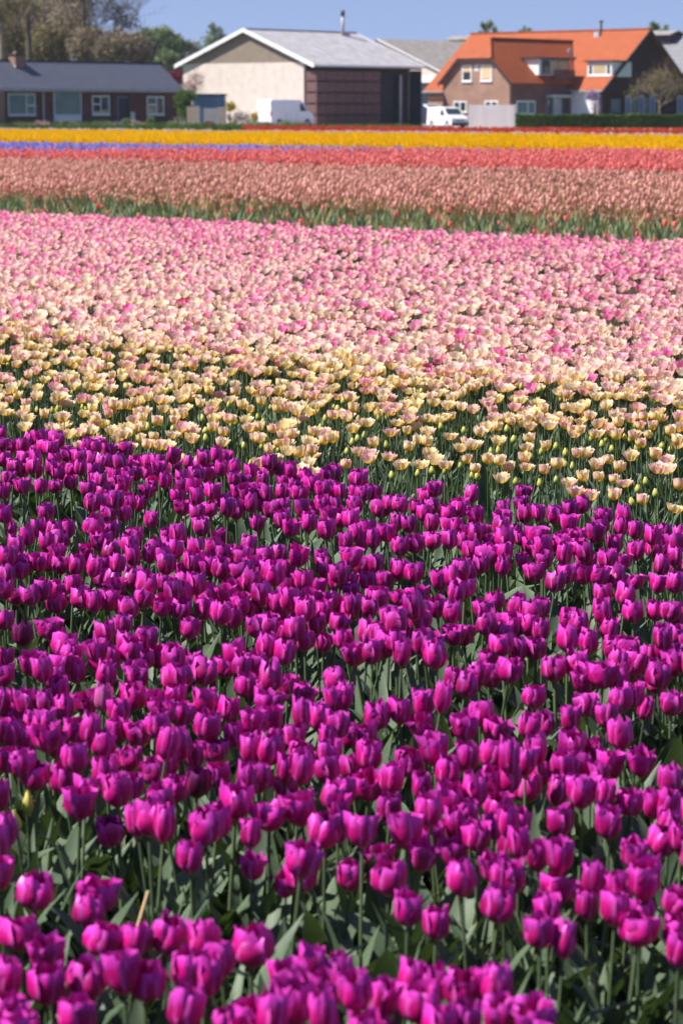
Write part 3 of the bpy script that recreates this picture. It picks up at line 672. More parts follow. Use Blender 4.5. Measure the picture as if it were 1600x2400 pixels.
for k in range(4): MB().box(-.5, .5, -.3+k*.16, -.16+k*.16, .9, .94).build('top_board', tan_wood, pt)
for s in (-1, 1):
    MB().box(-.5, .5, s*.62-.13, s*.62+.13, .45, .49).build('seat', tan_wood, pt)
    MB().prism([(-.66, 0), (-.56, 0), (-.12, .9), (-.22, .9)], 0, s*.38-.03, s*.38+.03).build('leg', tan_wood, pt)
    MB().prism([(.66, 0), (.56, 0), (.12, .9), (.22, .9)], 0, s*.38-.03, s*.38+.03).build('leg', tan_wood, pt)
    MB().box(s*.38+.031, s*.38+.06, -.7, .7, .38, .44).build('brace', tan_wood, pt)

# ------------------------------------------------------------------ trees, hedges, garden plants
def crown_mat(name, c1, c2, tr=.25):
    def f(m, N, L, p):
        a = N.new('ShaderNodeAttribute'); a.attribute_name = 'pc'; s = N.new('ShaderNodeSeparateColor'); L.new(a.outputs['Color'], s.inputs[0])
        cS = mixc(N, L, s.outputs[2], c1, c2); L.new(cS, p.inputs['Base Color'])
        t = N.new('ShaderNodeBsdfTranslucent'); L.new(cS, t.inputs[0]); mx = N.new('ShaderNodeMixShader'); mx.inputs[0].default_value = tr
        L.new(p.outputs[0], mx.inputs[1]); L.new(t.outputs[0], mx.inputs[2]); L.new(mx.outputs[0], N['Material Output'].inputs[0])
    return M(name, f, .7, .2)
CR = dict(brown=crown_mat('brown_twigs', (.18, .145, .095), (.37, .30, .20)), olive=crown_mat('olive_spring_leaves', (.15, .13, .06), (.32, .255, .13)),
          green=crown_mat('fresh_green_leaves', (.12, .18, .09), (.27, .34, .16)), dark=crown_mat('dark_leaves', (.045, .07, .04), (.10, .14, .075)),
          grey=crown_mat('haze_grey_foliage', (.17, .18, .18), (.30, .30, .29)), haze_pale=crown_mat('haze_pale_leaves', (.17, .23, .15), (.30, .37, .25)), pink=crown_mat('pink_blossom', (.42, .25, .24), (.55, .38, .34)),  # grey and pale crown tones have distance haze put into the colour
          red=crown_mat('crimson_leaves', (.16, .02, .035), (.30, .04, .07)), yellow=crown_mat('yellow_bush_leaves', (.40, .34, .03), (.62, .50, .05)),
          hedge=crown_mat('hedge_leaves', (.045, .10, .018), (.13, .21, .04)), purple=crown_mat('wisteria_blossom', (.30, .20, .36), (.50, .36, .52)),
          bare=crown_mat('bare_branches', (.07, .06, .055), (.13, .11, .09)))
def leaves(name, blobs, n, size, mat, parent, clump=.35, aspect=.5):
    """leaf-sized quads through the volume of several ellipsoids (local coordinates), gathered in clumps"""
    w = np.array([b[3]*b[4]*b[5] for b in blobs])**.8; w = w/w.sum(); nc = max(6, n//22)
    kb = rng.choice(len(blobs), nc, p=w); d = rng.normal(size=(nc, 3)); d /= np.linalg.norm(d, axis=1)[:, None]
    rad = rng.random(nc)**.38; Bv = np.array(blobs); cen = Bv[kb, :3]+d*rad[:, None]*Bv[kb, 3:6]
    ck = rng.integers(0, nc, n); P = cen[ck]+rng.normal(size=(n, 3))*clump*Bv[kb[ck], 3:6].mean(1)[:, None]*.45
    P[:, 2] = np.maximum(P[:, 2], .03)
    ctint = rng.random(nc); tint = np.clip(ctint[ck]*.6+rng.random(n)*.4, 0, 1)
    a = rng.normal(size=(n, 3)); a /= np.linalg.norm(a, axis=1)[:, None]; b = np.cross(a, rng.normal(size=(n, 3))); b /= np.linalg.norm(b, axis=1)[:, None]
    s = size*(.6+.8*rng.random(n))[:, None]
    V = np.stack([P-a*s, P+b*s*aspect*.5, P+a*s, P-b*s*aspect*.5], 1).reshape(-1, 3); Q = np.arange(4*n).reshape(-1, 4)
    pc = np.zeros((4*n, 3)); pc[:, 2] = np.repeat(tint, 4)
    o = link(bpy.data.objects.new(name, np_mesh(name, V, Q, pc, np.zeros(n, int), [mat], False)))
    if parent: o.parent = parent
    return o
def branches(m, p, d, L, r, depth, spread=.5, up=.15, kids=3, rnd=random):
    pts = [p]; q = p.copy(); dd = d.copy(); k = 3 if depth > 1 else 2
    for i in range(k):
        dd = (dd+Vector((rnd.uniform(-1, 1), rnd.uniform(-1, 1), rnd.uniform(-.6, 1)))*.16+Vector((0, 0, up*.15))).normalized(); q = q+dd*L/k; pts.append(q)
    m.tube(pts, [r*(1-.5*i/k) for i in range(k+1)], 5 if depth > 2 else 3, False)
    if depth <= 0: return
    for i in range(kids):
        nd = (dd+Vector((rnd.uniform(-1, 1), rnd.uniform(-1, 1), rnd.uniform(-.5, .8)))*spread*1.5+Vector((0, 0, up))).normalized()
        a = pts[-1] if i < 2 else pts[rnd.randint(1, k)]
        branches(m, a, nd, L*rnd.uniform(.55, .8), r*.52, depth-1, spread, up, kids, rnd)
def tree(px, Y, trunk, blobs, label, mats, n=3000, size=.3, cat='tree', group=None, name='tree', bare=0, tr=.2, blen=2.5, bk=3, clump=.35, bmat=None, lean=0, start=.45):
    """blobs in pixels: (px, py, rx, ry) turned into metres at distance Y; trunk height in metres"""
    O = place(px, Y); root = empty(name, O, 0, label, cat, group); k = Y/(FPX/CP**2)
    bb = []
    for (bx, by, rx, ry) in blobs:
        bb.append((place(bx, Y).x-O.x, random.uniform(-.15, .15)*rx*k, CAMH+(255-by)*k, rx*k, max(rx, ry)*k*.8, ry*k))
    if trunk:
        pts = [Vector((lean*t*t, .1*math.sin(3*t+px), trunk*t)) for t in (0, .25, .5, .75, 1)]
        MB().tube(pts, [tr*1.25, tr, tr*.85, tr*.65, tr*.4], 8, False).build('trunk', bmat or bark, root, True)
        if bare:
            m = MB(); rd = random.Random(int(px*7+Y))
            for i in range(bk):
                t = start+(1-start)*(i+.5)/bk; a = rd.uniform(0, 6.28)
                branches(m, Vector((lean*t*t, 0, trunk*t)), Vector((math.cos(a), math.sin(a)*.7, rd.uniform(.2, .9))).normalized(), blen*(1.25-t*.5), tr*.42, bare, .55, .12, 3, rd)
            branches(m, pts[-1], Vector((.05, 0, 1)), blen, tr*.4, bare, .5, .2, 3, rd)
            m.build('branches', bmat or bark, root)
    if n: leaves('crown' if cat == 'tree' else 'foliage', bb, n, size, CR[mats], root, clump)
    return root
# far trees first, haze put into the colour of the grey and pale crowns
tree(500, 420, 7, [(500, 105, 34, 30), (465, 135, 44, 34), (502, 74, 17, 22), (530, 130, 30, 28)], 'pale distant tree with a pointed top just left of the shed gable', 'haze_pale', 5500, .36, bare=3, blen=3.5)
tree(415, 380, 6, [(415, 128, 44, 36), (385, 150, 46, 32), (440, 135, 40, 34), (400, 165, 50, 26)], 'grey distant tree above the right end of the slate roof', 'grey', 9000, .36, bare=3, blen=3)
tree(560, 480, 6, [(545, 120, 50, 30)], 'low hazy tree mostly hidden behind the cream shed roof', 'haze_pale', 2500, .5)
tree(375, 300, 6, [(375, 86, 36, 20), (345, 92, 28, 22), (402, 102, 36, 18), (430, 110, 22, 14)], 'rounded green tree behind the bare brown bushes', 'green', 5000, .28, bare=2)
tree(362, 285, 5, [(345, 95, 24, 14), (362, 118, 28, 26)], 'dark evergreen clump under the green tree', 'dark', 3500, .26)
tree(395, 270, 3, [(392, 140, 24, 22)], 'small olive green bush behind the right end of the slate roof', 'green', 2000, .24)
# bare brown thicket behind the bungalow, one crown per tree
for (px, Y, cx_, cy_, rx, ry, mt, lb) in ((20, 262, 15, 95, 40, 60, 'olive', 'olive brown leafing tree at the left edge behind the chimney'), (75, 268, 95, 60, 45, 70, 'brown', 'brown leafing tree between the two dark trunks'),
        (120, 258, 120, 105, 45, 45, 'olive', 'tawny bush like tree behind the middle of the slate roof'), (165, 262, 170, 70, 45, 66, 'brown', 'pinkish brown bare tree left of the tall bare tree'),
        (225, 256, 215, 105, 42, 42, 'brown', 'dense brown bush right of the tall bare tree'), (285, 252, 280, 112, 45, 34, 'brown', 'rounded brown bare bush above the roof ridge'),
        (330, 254, 325, 115, 28, 32, 'brown', 'smaller brown bare bush beside the dark evergreen'), (50, 275, 50, 30, 55, 45, 'olive', 'high olive crown at the top left corner')):
    tree(px, Y, 5, [(cx_, cy_, rx, ry), (cx_-rx*.5, cy_+ry*.3, rx*.7, ry*.6), (cx_+rx*.5, cy_+ry*.25, rx*.7, ry*.6)], lb, mt, 11000, .21, bare=3, blen=2.4, group='bare trees behind the bungalow', clump=.45)
tree(8, 246, 13.5, [(8, 20, 40, 40)], 'light barked tall trunk at the left edge', 'olive', 1500, .22, bare=3, tr=.32, bmat=light_bark, start=.6)
tree(72, 250, 14, [(60, 10, 50, 30)], 'tall dark trunk behind the bungalow chimney', 'olive', 1500, .22, bare=3, tr=.30, start=.65)
tree(200, 256, 15, [(250, 20, 60, 35), (290, 45, 40, 30)], 'tall dark bare tree with drooping twigs against the sky', 'bare', 3200, .16, bare=5, tr=.24, blen=3.6, bk=6, start=.35, clump=.5)
for (px, Y, cx_, cy_, rx, ry, mt, lb) in ((150, 285, 150, 25, 60, 50, 'brown', 'high pale brown bare crown between the tall trunks'), (110, 290, 100, 130, 60, 30, 'brown', 'low brown thicket right behind the slate ridge'), (25, 292, 20, 40, 50, 60, 'brown', 'high brown bare crown at the top left corner')):
    tree(px, Y, 8, [(cx_, cy_, rx, ry), (cx_-rx*.5, cy_+ry*.4, rx*.7, ry*.6), (cx_+rx*.4, cy_-ry*.4, rx*.7, ry*.6)], lb, mt, 12000, .22, bare=3, blen=2.4, group='bare trees behind the bungalow', clump=.55)
# tree tops over the orange roof
for (px, Y, b, lb) in ((1143, 330, [(1145, 64, 20, 14), (1128, 72, 12, 10)], 'green tree top above the left of the orange roof'), (1230, 340, [(1228, 68, 9, 9)], 'small yellow green tree top above the orange ridge'),
                       (1528, 330, [(1528, 66, 14, 14)], 'green tree top just right of the orange roof peak'), (1553, 335, [(1553, 72, 11, 14)], 'second green tree top beside the barn vent'), (1585, 345, [(1580, 84, 16, 10)], 'low hazy tree top at the right edge')):
    tree(px, Y, 9, b+[(b[0][0], b[0][1]+35, 30, 28)], lb, 'green', 1600, .32)
# garden trees and shrubs
tree(418, 226, 2.2, [(416, 186, 14, 20), (408, 180, 10, 12)], 'crimson leaved tree at the corner of the cream shed', 'red', 1800, .14, tr=.09)
tree(455, 222, 3.4, [(456, 190, 26, 24), (447, 205, 18, 14)], 'thin blossoming tree against the cream wall', 'pink', 1100, .11, bare=4, blen=.95, tr=.07, bk=5, bmat=light_bark)
tree(434, 210, 1.6, [(436, 224, 26, 15), (428, 242, 17, 18), (436, 262, 16, 26)], 'ivy covered column of green leaves at the bungalow corner', 'hedge', 7000, .10, cat='shrub', name='ivy_shrub')
tree(1545, 224, 2.9, [(1520, 205, 40, 32), (1570, 200, 34, 36), (1480, 218, 24, 20), (1545, 180, 34, 20)], 'bare spreading tree with olive buds in front of the dark gable', 'olive', 2600, .10, bare=5, blen=1.15, tr=.15, bk=7, bmat=light_bark, start=.55, clump=.5)
tree(1392, 232, 2.2, [(1385, 222, 18, 10), (1398, 246, 11, 24)], 'purple wisteria climbing round the white garage door', 'purple', 2200, .09, cat='climber', name='wisteria')
for (px, Y, b, mt, lb) in ((18, 205, [(16, 272, 22, 16)], 'yellow', 'yellow green clipped hedge at the left edge'), (560, 213, [(562, 278, 30, 15)], 'dark', 'dark clipped hedge left of the tall van'),
        (540, 216, [(540, 250, 12, 12)], 'yellow', 'yellow bush behind the dark hedge'), (596, 214, [(596, 276, 9, 10)], 'yellow', 'small golden bush at the rear of the tall van'),
        (296, 200, [(296, 288, 12, 10)], 'green', 'bright round garden bush below the bungalow door'), (353, 200, [(353, 283, 8, 10)], 'green', 'small upright green bush under the right window')):
    tree(px, Y, 0, b, lb, mt, 1600, .08, cat='shrub', name='garden_bush')
for i, (px, w_, mt) in enumerate(((50, 30, 'green'), (95, 22, 'pink'), (125, 26, 'dark'), (165, 28, 'green'), (205, 24, 'hedge'), (240, 26, 'green'), (270, 20, 'grey'), (325, 20, 'pink'), (380, 22, 'dark'), (402, 16, 'green'),
        (455, 18, 'green'), (490, 14, 'red'), (545, 22, 'olive'), (590, 26, 'green'), (630, 24, 'olive'), (670, 24, 'green'), (705, 22, 'olive'))):
    tree(px, 199+(i % 3)*2, 0, [(px, 294-(i % 2)*3, w_, 7), (px+w_*.6, 296, w_*.6, 5)], 'low '+{'green': 'green', 'pink': 'pinkish flowering', 'dark': 'dark green', 'hedge': 'glossy green', 'grey': 'grey green', 'olive': 'straw coloured', 'red': 'dark red'}[mt]+' garden plant '+
         ('in the bungalow border below '+['the first window', 'the grey post', 'the picture window', 'the white panel', 'the brick pier', 'the third window', 'the brick wall', 'the letter box', 'the last window', 'the picnic table'][i] if i < 10 else
          ['beside the tan screen', 'between the two screens', 'right of the gatepost', 'below the dark hedge', 'below the rear of the tall van', 'below the middle of the tall van', 'below the front of the tall van'][i-10]), mt, 1100, .07, cat='plant', name='border_plant', group='low plants in the garden border')
# white garden ball and flower tub
wb = empty('garden_planter', place(312, 201), 0, 'small white planter in the border below the bungalow door', 'planter')
MB().tube([(0, 0, 0), (0, 0, .25), (0, 0, .5)], [.16, .26, .3], 12).build('pot', white_paint, wb, True); leaves('foliage', [(0, 0, .58, .28, .28, .16)], 300, .06, CR['pink'], wb)
# clipped hedge in front of the orange roofed house: solid box of leaves
hx0, hx1 = place(1207, 212).x, 40.
hg = empty('clipped_hedge', (hx0, 212, 0), 0, 'long clipped green hedge in front of the orange roofed house', 'hedge')
MB().box(.12, hx1-hx0-.1, .12, .85, 0, 1.05).build('hedge_core', CR['dark'], hg)
n = 26000; Lh = hx1-hx0
P = np.stack([rng.random(n)*Lh, rng.random(n)*.97, rng.random(n)*1.17], 1); fsel = rng.random(n)
P[fsel < .5, 1] = rng.random((fsel < .5).sum())*.16; P[fsel > .72, 2] = 1.17-rng.random((fsel > .72).sum())*.14
P[:, 2] += .04*np.sin(P[:, 0]*1.3)+.04*np.sin(P[:, 0]*3.1+1)+.03*np.sin(P[:, 0]*7.7); P[:, 2] = np.maximum(P[:, 2], .03)
a = rng.normal(size=(n, 3)); a /= np.linalg.norm(a, axis=1)[:, None]; b = np.cross(a, rng.normal(size=(n, 3))); b /= np.linalg.norm(b, axis=1)[:, None]
V = np.stack([P-a*.08, P+b*.045, P+a*.08, P-b*.045], 1).reshape(-1, 3); pc = np.zeros((4*n, 3)); pc[:, 2] = np.repeat(np.clip(.5+.35*np.sin(P[:, 0]*1.1)*np.sin(P[:, 0]*.37+1)+.4*(rng.random(n)-.5), 0, 1), 4)
o = link(bpy.data.objects.new('hedge_foliage', np_mesh('hedge_foliage', V, np.arange(4*n).reshape(-1, 4), pc, np.zeros(n, int), [CR['hedge']], False))); o.parent = hg
# horizon woods beyond the farm, mostly hidden
n = 9000

# ------------------------------------------------------------------ the purple bed: heads where the photograph has them
TI = 2.9037
A_ = """5,95 210,130 275,120 15,170 85,180 160,180 390,140 345,200 300,190 430,225 210,215 160,255 245,280 30,285 370,275 460,240 590,200 680,160 650,205 740,215 860,205 545,260 625,285 700,290 760,280 820,300 880,310 920,290 1010,290 1080,290 1180,255 1190,320 1280,295 1390,270 1370,315 1470,250 1535,265 1510,330 1440,370 100,320 150,340 220,310 60,400 250,350 350,325 390,310 400,360 550,335 480,330 640,365 690,410 640,410 790,380 870,390 930,370 1000,370 1080,340 1040,430 1125,415 1240,400 1340,390 1400,380 160,450 275,465 385,455 480,435 25,490 600,480 700,495 780,445 850,440 820,480 1000,485 1060,460 1230,460 1320,470 1210,520 1340,535 1450,495 1520,550 630,575 700,570 790,555 880,560 950,570 745,645 840,645 1240,605 1350,635 1430,615 1550,610 315,635 35,640 1030,690 75,750 270,730 190,800 465,755 370,770 640,740 760,765 700,800 680,840 915,790 1210,800 1150,790 1375,740 1510,765 110,870 320,840 410,830 890,865 600,895 760,905 1060,880 1130,860 1190,890 1330,870 1455,865 395,910 60,940 270,960 900,940 1120,940 1020,920 1320,945 1440,950 1520,930 130,980 210,960 340,960 420,985 520,985 640,985 720,985"""
B_ = """20,85 55,160 175,170 300,120 280,180 370,170 440,180 460,195 60,230 130,260 245,250 400,250 470,260 590,260 540,215 690,200 740,190 700,280 905,235 80,320 150,320 210,320 270,320 380,320 500,335 660,310 700,340 770,330 880,330 930,330 1000,330 1420,305 1355,350 70,455 165,410 245,400 320,435 390,420 520,430 590,410 650,410 740,410 880,400 910,420 960,360 1050,440 1120,400 1180,410 1290,405 1390,425 1510,465 1350,470 215,535 440,565 390,500 560,535 550,490 680,580 700,490 770,510 850,515 970,575 1090,600 1160,530 1245,540 1400,530 1520,555 880,590 820,660 920,650 1000,650 1285,670 1185,700 1405,650 1520,650 155,695 355,745 495,740 270,775 110,770 60,750 655,770 850,775 930,820 1015,815 665,845 95,850 200,830 270,880 385,850 165,920 230,920 330,900 530,920 425,960 620,960 770,880 760,930 840,930 960,920 1085,910 1180,860 1280,880 1240,890 1450,925 1540,880 50,960"""
C_ = """130,165 55,265 155,290 350,255 340,330 485,140 470,220 490,300 585,290 695,305 805,260 885,235 795,370 1030,310 1060,300 1010,345 1165,310 1140,395 1240,410 1100,505 975,435 25,380 110,390 90,420 215,420 330,395 150,430 420,410 470,450 570,450 10,470 70,480 270,480 350,470 530,510 620,525 770,450 840,460 740,510 760,575 900,540 850,535 1250,545 1430,430 1360,450 1540,410 1520,490 1370,540 1440,530 125,555 345,555 230,600 270,570 480,610 600,560 620,620 560,680 190,640 340,650 910,620 1060,610 1150,620 60,690 110,690 10,720 700,730 780,705 890,710 1000,695 1110,720 1240,745 1420,650 1510,590 1540,655 1400,765 1515,775 85,800 30,830 1020,845 1170,855"""
D_ = """145,120 240,85 310,85 45,160 430,110 520,120 640,110 500,70 30,255 110,295 205,270 290,260 385,340 400,230 500,230 550,325 640,350 700,170 770,180 780,240 910,190 1000,240 800,80 1130,80 1320,80 1430,90 1510,60 1260,135 1130,210 1210,200 1260,200 1340,230 1430,270 1510,130 1540,180 1540,290 745,340 880,360 820,330 980,320 1100,360 1180,290 1240,290 1240,390 1380,330 1390,390 1290,520 1510,430 835,490 20,460 340,530 710,540 700,610 850,620 900,680 1000,610 450,650 400,620 490,690 660,670 620,700 750,740 690,750 35,700 20,830 230,760 180,770 290,790 520,810 440,760 380,870 720,840 1080,700 1170,740 1130,690 980,720 920,800 930,850 1270,780 1390,820 1540,780 1160,860 1230,850"""
E_ = """240,190 300,220 100,240 20,160 170,280 50,340 205,390 290,380 380,300 430,230 350,240 570,210 540,290 680,230 660,290 460,310 610,370 770,260 850,150 860,250 970,270 1030,210 770,350 840,300 1200,190 1320,170 1430,250 1540,300 1270,270 1320,290 1120,330 1150,380 1240,400 1310,360 1550,170 385,440 470,410 530,480 660,500 285,535 400,570 800,470 870,585 960,440 1040,450 990,570 1080,520 1195,590 1160,500 1340,510 1400,500 1420,600 1540,740 1550,440 50,590 110,670 190,660 140,800 300,760 740,745 20,700"""
F_ = """290,100 225,160 25,180 440,150 530,170 610,150 235,270 330,230 410,260 510,280 600,310 75,335 350,330 330,400 290,420 450,420 560,430 780,230 860,270 785,380 930,390 1020,190 1060,290 1230,190 1380,170 1480,180 1540,220 1430,350 1540,330 1095,430 1190,440 1250,480 1340,470 1430,430 1500,540 1540,470 240,500 390,550 270,620 180,610 100,660 30,630 690,570 840,540 1120,530 1200,540 950,600 1020,620 900,660 1130,640 1210,600 1400,600 1380,650 555,750"""
G_ = """84,2089,104 232,2094,90 209,2133,85 250,2194,98 -5,2045,65 46,2185,96 110,2237,78 319,2197,48 395,2190,95 478,2200,75 112,2308,90 20,2290,70 205,2300,90 288,2275,75 345,2295,90 446,2278,95 515,2235,70 490,2288,58 592,2222,95 20,2355,75 180,2375,90 45,2395,90 437,2365,85 675,2290,85 730,2260,65 785,2280,80 687,2355,90 765,2320,70 590,2395,80 530,2400,70 757,2385,65 640,2380,60 830,2320,80 905,2335,60 965,2292,70 1022,2298,65 1087,2315,90 985,2350,95 1165,2310,75 1175,2375,85 865,2400,90 1030,2400,80 1095,2400,70 1250,2385,90 1262,2178,75 1322,2178,58 1283,2130,58 1310,2068,85 1374,2115,56 1388,2062,55 1425,2070,45 1440,2122,68 1452,2062,50 1508,2065,75 1495,2172,98 1590,2105,75 1592,2175,80 1590,2225,40 1500,2140,60 822,2048,70 910,2060,85 957,2128,68 1023,2162,68 1080,2060,75 1168,2122,75 1155,2025,58 1175,2058,55 1200,2055,50 446,2008,62 594,2022,55 668,2062,48 708,2050,72 710,2010,78 800,2050,60
12,1950,62 0,1865,50 15,1777,60 258,1937,64 188,1885,68 203,1843,50 82,1815,72 55,1790,55 148,1822,58 178,1774,62 248,1805,66 275,1855,70 303,1772,60 360,1805,66 378,1872,58 320,1918,50 350,1920,66 385,1930,45 316,1827,32 178,1705,62 213,1712,50 243,1737,60 281,1706,56 326,1715,60 372,1695,58 108,1728,62 60,1732,50 30,1715,48 130,1745,45 393,1742,50 390,1785,58 63,1645,48 105,1648,48 30,1665,50 5,1645,45 150,1655,50 203,1640,56 82,1687,36 107,1688,40 315,1630,66 370,1640,50 278,1665,50 5,1710,40 140,1605,50 380,1668,50
412,1628,50 425,1668,60 482,1643,58 537,1655,52 487,1705,65 420,1740,62 458,1763,40 505,1755,60 548,1715,48 510,1808,64 415,1845,58 595,1695,55 632,1645,66 637,1685,50 588,1755,52 632,1755,58 603,1820,78 578,1830,50 553,1885,70 482,1942,78 510,1925,60 436,1988,58 588,1948,40 632,1910,78 703,1895,72 675,1842,60 707,1805,56 670,1805,45 705,1762,60 690,1720,55 705,1672,36 745,1675,46 770,1725,36 715,1620,50 787,1638,50 790,1695,50 765,1800,58 770,1765,55 783,1850,58 762,1950,82 790,1925,50 706,1993,70 793,1892,45 675,1605,45 620,1612,40 655,1735,45
808,1630,42 820,1708,56 882,1680,64 937,1665,50 857,1715,45 985,1685,54 993,1645,52 1037,1632,40 1090,1702,56 1128,1665,60 1168,1708,62 818,1790,52 866,1772,60 1003,1722,52 1015,1757,60 962,1778,70 1092,1775,62 1152,1768,62 1192,1780,50 865,1832,68 918,1822,58 988,1832,50 1050,1808,62 914,1888,62 848,1932,66 812,1850,45 810,1900,50 1005,1897,60 950,1942,70 1010,1955,65 1055,1870,58 1112,1850,56 1157,1822,60 1165,1875,68 1098,1900,48 1065,1932,58 1118,1958,62 1160,1928,46 1190,1925,45 1190,1975,50 890,1998,72 990,2000,68 1066,1995,62 1193,1825,50
1373,1645,56 1378,1610,45 1240,1698,55 1275,1695,50 1420,1672,44 1335,1683,26 1455,1638,55 1483,1628,50 1512,1655,36 1573,1645,56 1453,1722,58 1340,1748,58 1385,1755,42 1255,1752,55 1230,1775,50 1203,1780,45 1502,1783,60 1430,1790,60 1270,1805,60 1352,1795,68 1318,1795,55 1405,1815,34 1233,1845,75 1305,1848,50 1362,1858,64 1418,1856,46 1476,1875,72 1530,1885,42 1568,1832,58 1565,1880,48 1593,1870,40 1310,1925,60 1426,1930,56 1215,1925,48 1215,1972,48 1567,1925,60 1550,1968,75 1485,1998,60 1258,2003,50 1310,2008,60 1593,1960,50"""
def pr(s): return [tuple(float(q) for q in w.split(',')) for w in s.split()]
H0 = []
for s, ox, oy in ((A_, 0, 980), (B_, 530, 1040), (C_, 1060, 1100), (D_, 0, 1290), (E_, 530, 1330), (F_, 1060, 1370)):
    H0 += [(ox+u/TI, oy+v/TI, 0) for u, v in pr(s)]
H0 = [(x+rng.normal()*.8, y+rng.normal()*.8, 0) for x, y, _ in H0]+pr(G_)
heads = []
for x, y, w in H0:                       # drop doubles from overlapping tiles
    sp = (y-255)/1.2*.05
    if any(abs(x-a) < sp*.32 and abs(y-b) < sp*.28 for a, b, _ in heads): continue
    heads.append((x, y, w))
HH = .405
def head_base(px, py, h): p = at_h(px, py, h+.03); return p.x, p.y
pts = []
for x, y, w in heads:
    h = HH+rng.normal()*.02; s = np.clip(w/((y-255)/1.2*.0505), .72, 1.22) if w else float(np.clip(rng.normal(.97, .08), .8, 1.15))
    X_, Y_ = head_base(x, y, h); pts.append((X_, Y_, h, s, x, y))
# the bed goes on outside the frame
g = .108; extra = []
for i in range(-40, 60):
    for j in range(-60, 80):
        u, a = i*g+rng.uniform(-.045, .045), j*g+rng.uniform(-.045, .045)
        X_, Y_ = u*NX-a*NY, u*NY+a*NX
        if u > 5.78 or Y_ < 1.7 or abs(X_) > .139*Y_+1.3 or rng.random() < .12: continue
        qx, qy = project([(X_, Y_, HH+.03)])
        if -12 < qx[0] < 1612 and qy[0] < 2412: continue
        extra.append((X_, Y_, HH+rng.normal()*.012, float(np.clip(rng.normal(.97, .08), .8, 1.15)), qx[0], qy[0]))
def tulip_parts(kind, sd):
    rd = random.Random(sd); Rr = .0280*rd.uniform(.92, 1.08); H = .0545*rd.uniform(.90, 1.1); op = rd.choice([.62, .70, .76, .80, .86, .98]); z0 = HH
    pets = []
    for k in range(3):
        a = k*2.094+sd
        pets.append(cup_petal(a, Rr, H*rd.uniform(.92, 1.06), False, op+rd.uniform(-.09, .12), rd.uniform(0, 6), z0=z0, ruf=.16))
        pets.append(cup_petal(a+1.047, Rr, H*rd.uniform(.92, 1.08), True, op+rd.uniform(.0, .08), rd.uniform(0, 6), z0=z0, ruf=.14))
    stem = stem_t(HH+.004, .0036, rd.uniform(-.012, .012), mi=1)
    lv = []
    for k in range(3):
        lv.append(leaf_t(rd.uniform(.27, .38), rd.uniform(.020, .036), rd.uniform(.05, .25), rd.uniform(.45, 1.5), 8, sd+k*2.2+rd.uniform(-.4, .4), rd.uniform(-.7, .7), 2, .01+.02*k))
    return pets, stem, lv
NV = 10; TP = [tulip_parts('p', k+1) for k in range(NV)]
def mesh_of(name, t, mat): return np_mesh(name, t[0], t[1], t[2], np.zeros(len(t[1]), int), [mat])
def tulip_root(root_name, pets, stem, lv, pm, pname='petal', inner=None):
    r_ = bpy.data.objects.new(root_name, None); r_.empty_display_size = .05; link(r_)
    for t in pets:
        o = link(bpy.data.objects.new(pname, mesh_of('petal', t, pm))); o.parent = r_
    if inner is not None:
        o = link(bpy.data.objects.new('inner_petals', mesh_of('inner_petals', inner, pm))); o.parent = r_
    o = link(bpy.data.objects.new('stem', mesh_of('stem', stem, STEM))); o.parent = r_
    for t in lv:
        o = link(bpy.data.objects.new('leaf', mesh_of('leaf', t, LEAF))); o.parent = r_
    return r_
used = {}
def put(key, maker, X_, Y_, h, s, label, catg, group, ti=(.06), z0=HH, lean=None):
    """first use moves the prototype, later ones copy it with its parts; the foot shifts so that the bloom stays put"""
    if key in used: o = copy_tree(used[key])
    else: o = maker(); used[key] = o
    ax, ay = (rng.normal()*ti, rng.normal()*ti) if lean is None else lean
    E_r = Euler((ax, ay, rng.uniform(0, 6.283)), 'XYZ')
    Rz = Matrix.Rotation(E_r.z, 3, 'Z'); Rt = Euler((ax, ay, 0)).to_matrix(); full = Rt@Rz
    top = Rt@Vector((0, 0, z0+.03)); sz = h/z0
    o.rotation_euler = full.to_euler(); o.scale = (s, s, sz)
    o.location = (X_-top.x*sz, Y_-top.y*sz, 0); tag(o, label, catg, group); return o
order = sorted(range(len(pts)), key=lambda i: -pts[i][5])
near, rest = order[:300], order[300:]
specials = {(463, 1835): 'd', (55, 1486): 'd', (243, 1637): 'p', (1178, 1213): 'p'}
def zone(x, y, ys, yn, xs=(320, 640, 960, 1280), xn=('at the far left', 'left of centre', 'in the middle', 'right of centre', 'at the far right')):
    return sum(y > q for q in ys), sum(x > q for q in xs), yn[sum(y > q for q in ys)], xn[sum(x > q for q in xs)]
def zone_labels(items, ys, yn, what):
    """items: (key, x, y, word); the ends of every zone get a label of their own"""
    zs = {}
    for it in items: z = zone(it[1], it[2], ys, yn); zs.setdefault((it[3],)+z, []).append(it)
    out = {}
    for (wd, a, b, yl, xl), l in zs.items():
        base = f'{wd} {what} {yl} {xl}'
        rest_ = list(l)
        if len(l) > 1:
            for pre, kf in (('leftmost', lambda t: t[1]), ('rightmost', lambda t: -t[1]), ('nearest', lambda t: -t[2]), ('farthest', lambda t: t[2])):
                if len(rest_) > 1: m_ = min(rest_, key=kf); rest_.remove(m_); out[m_[0]] = (f'{pre} {base}', None)
        for t in rest_: out[t[0]] = (base if len(rest_) == 1 else base, f'{what}s {yl} {xl}')
    return out
ZL = zone_labels([(i, pts[i][4], pts[i][5], 'small' if pts[i][3] < .86 else 'large' if pts[i][3] > 1.06 else 'mid-sized') for i in near], (1800, 1960, 2080, 2250),
                 ('in the crowded rows', 'just above the leafy gap', 'around the leafy gap', 'below the leafy gap', 'along the bottom edge'), 'purple tulip')
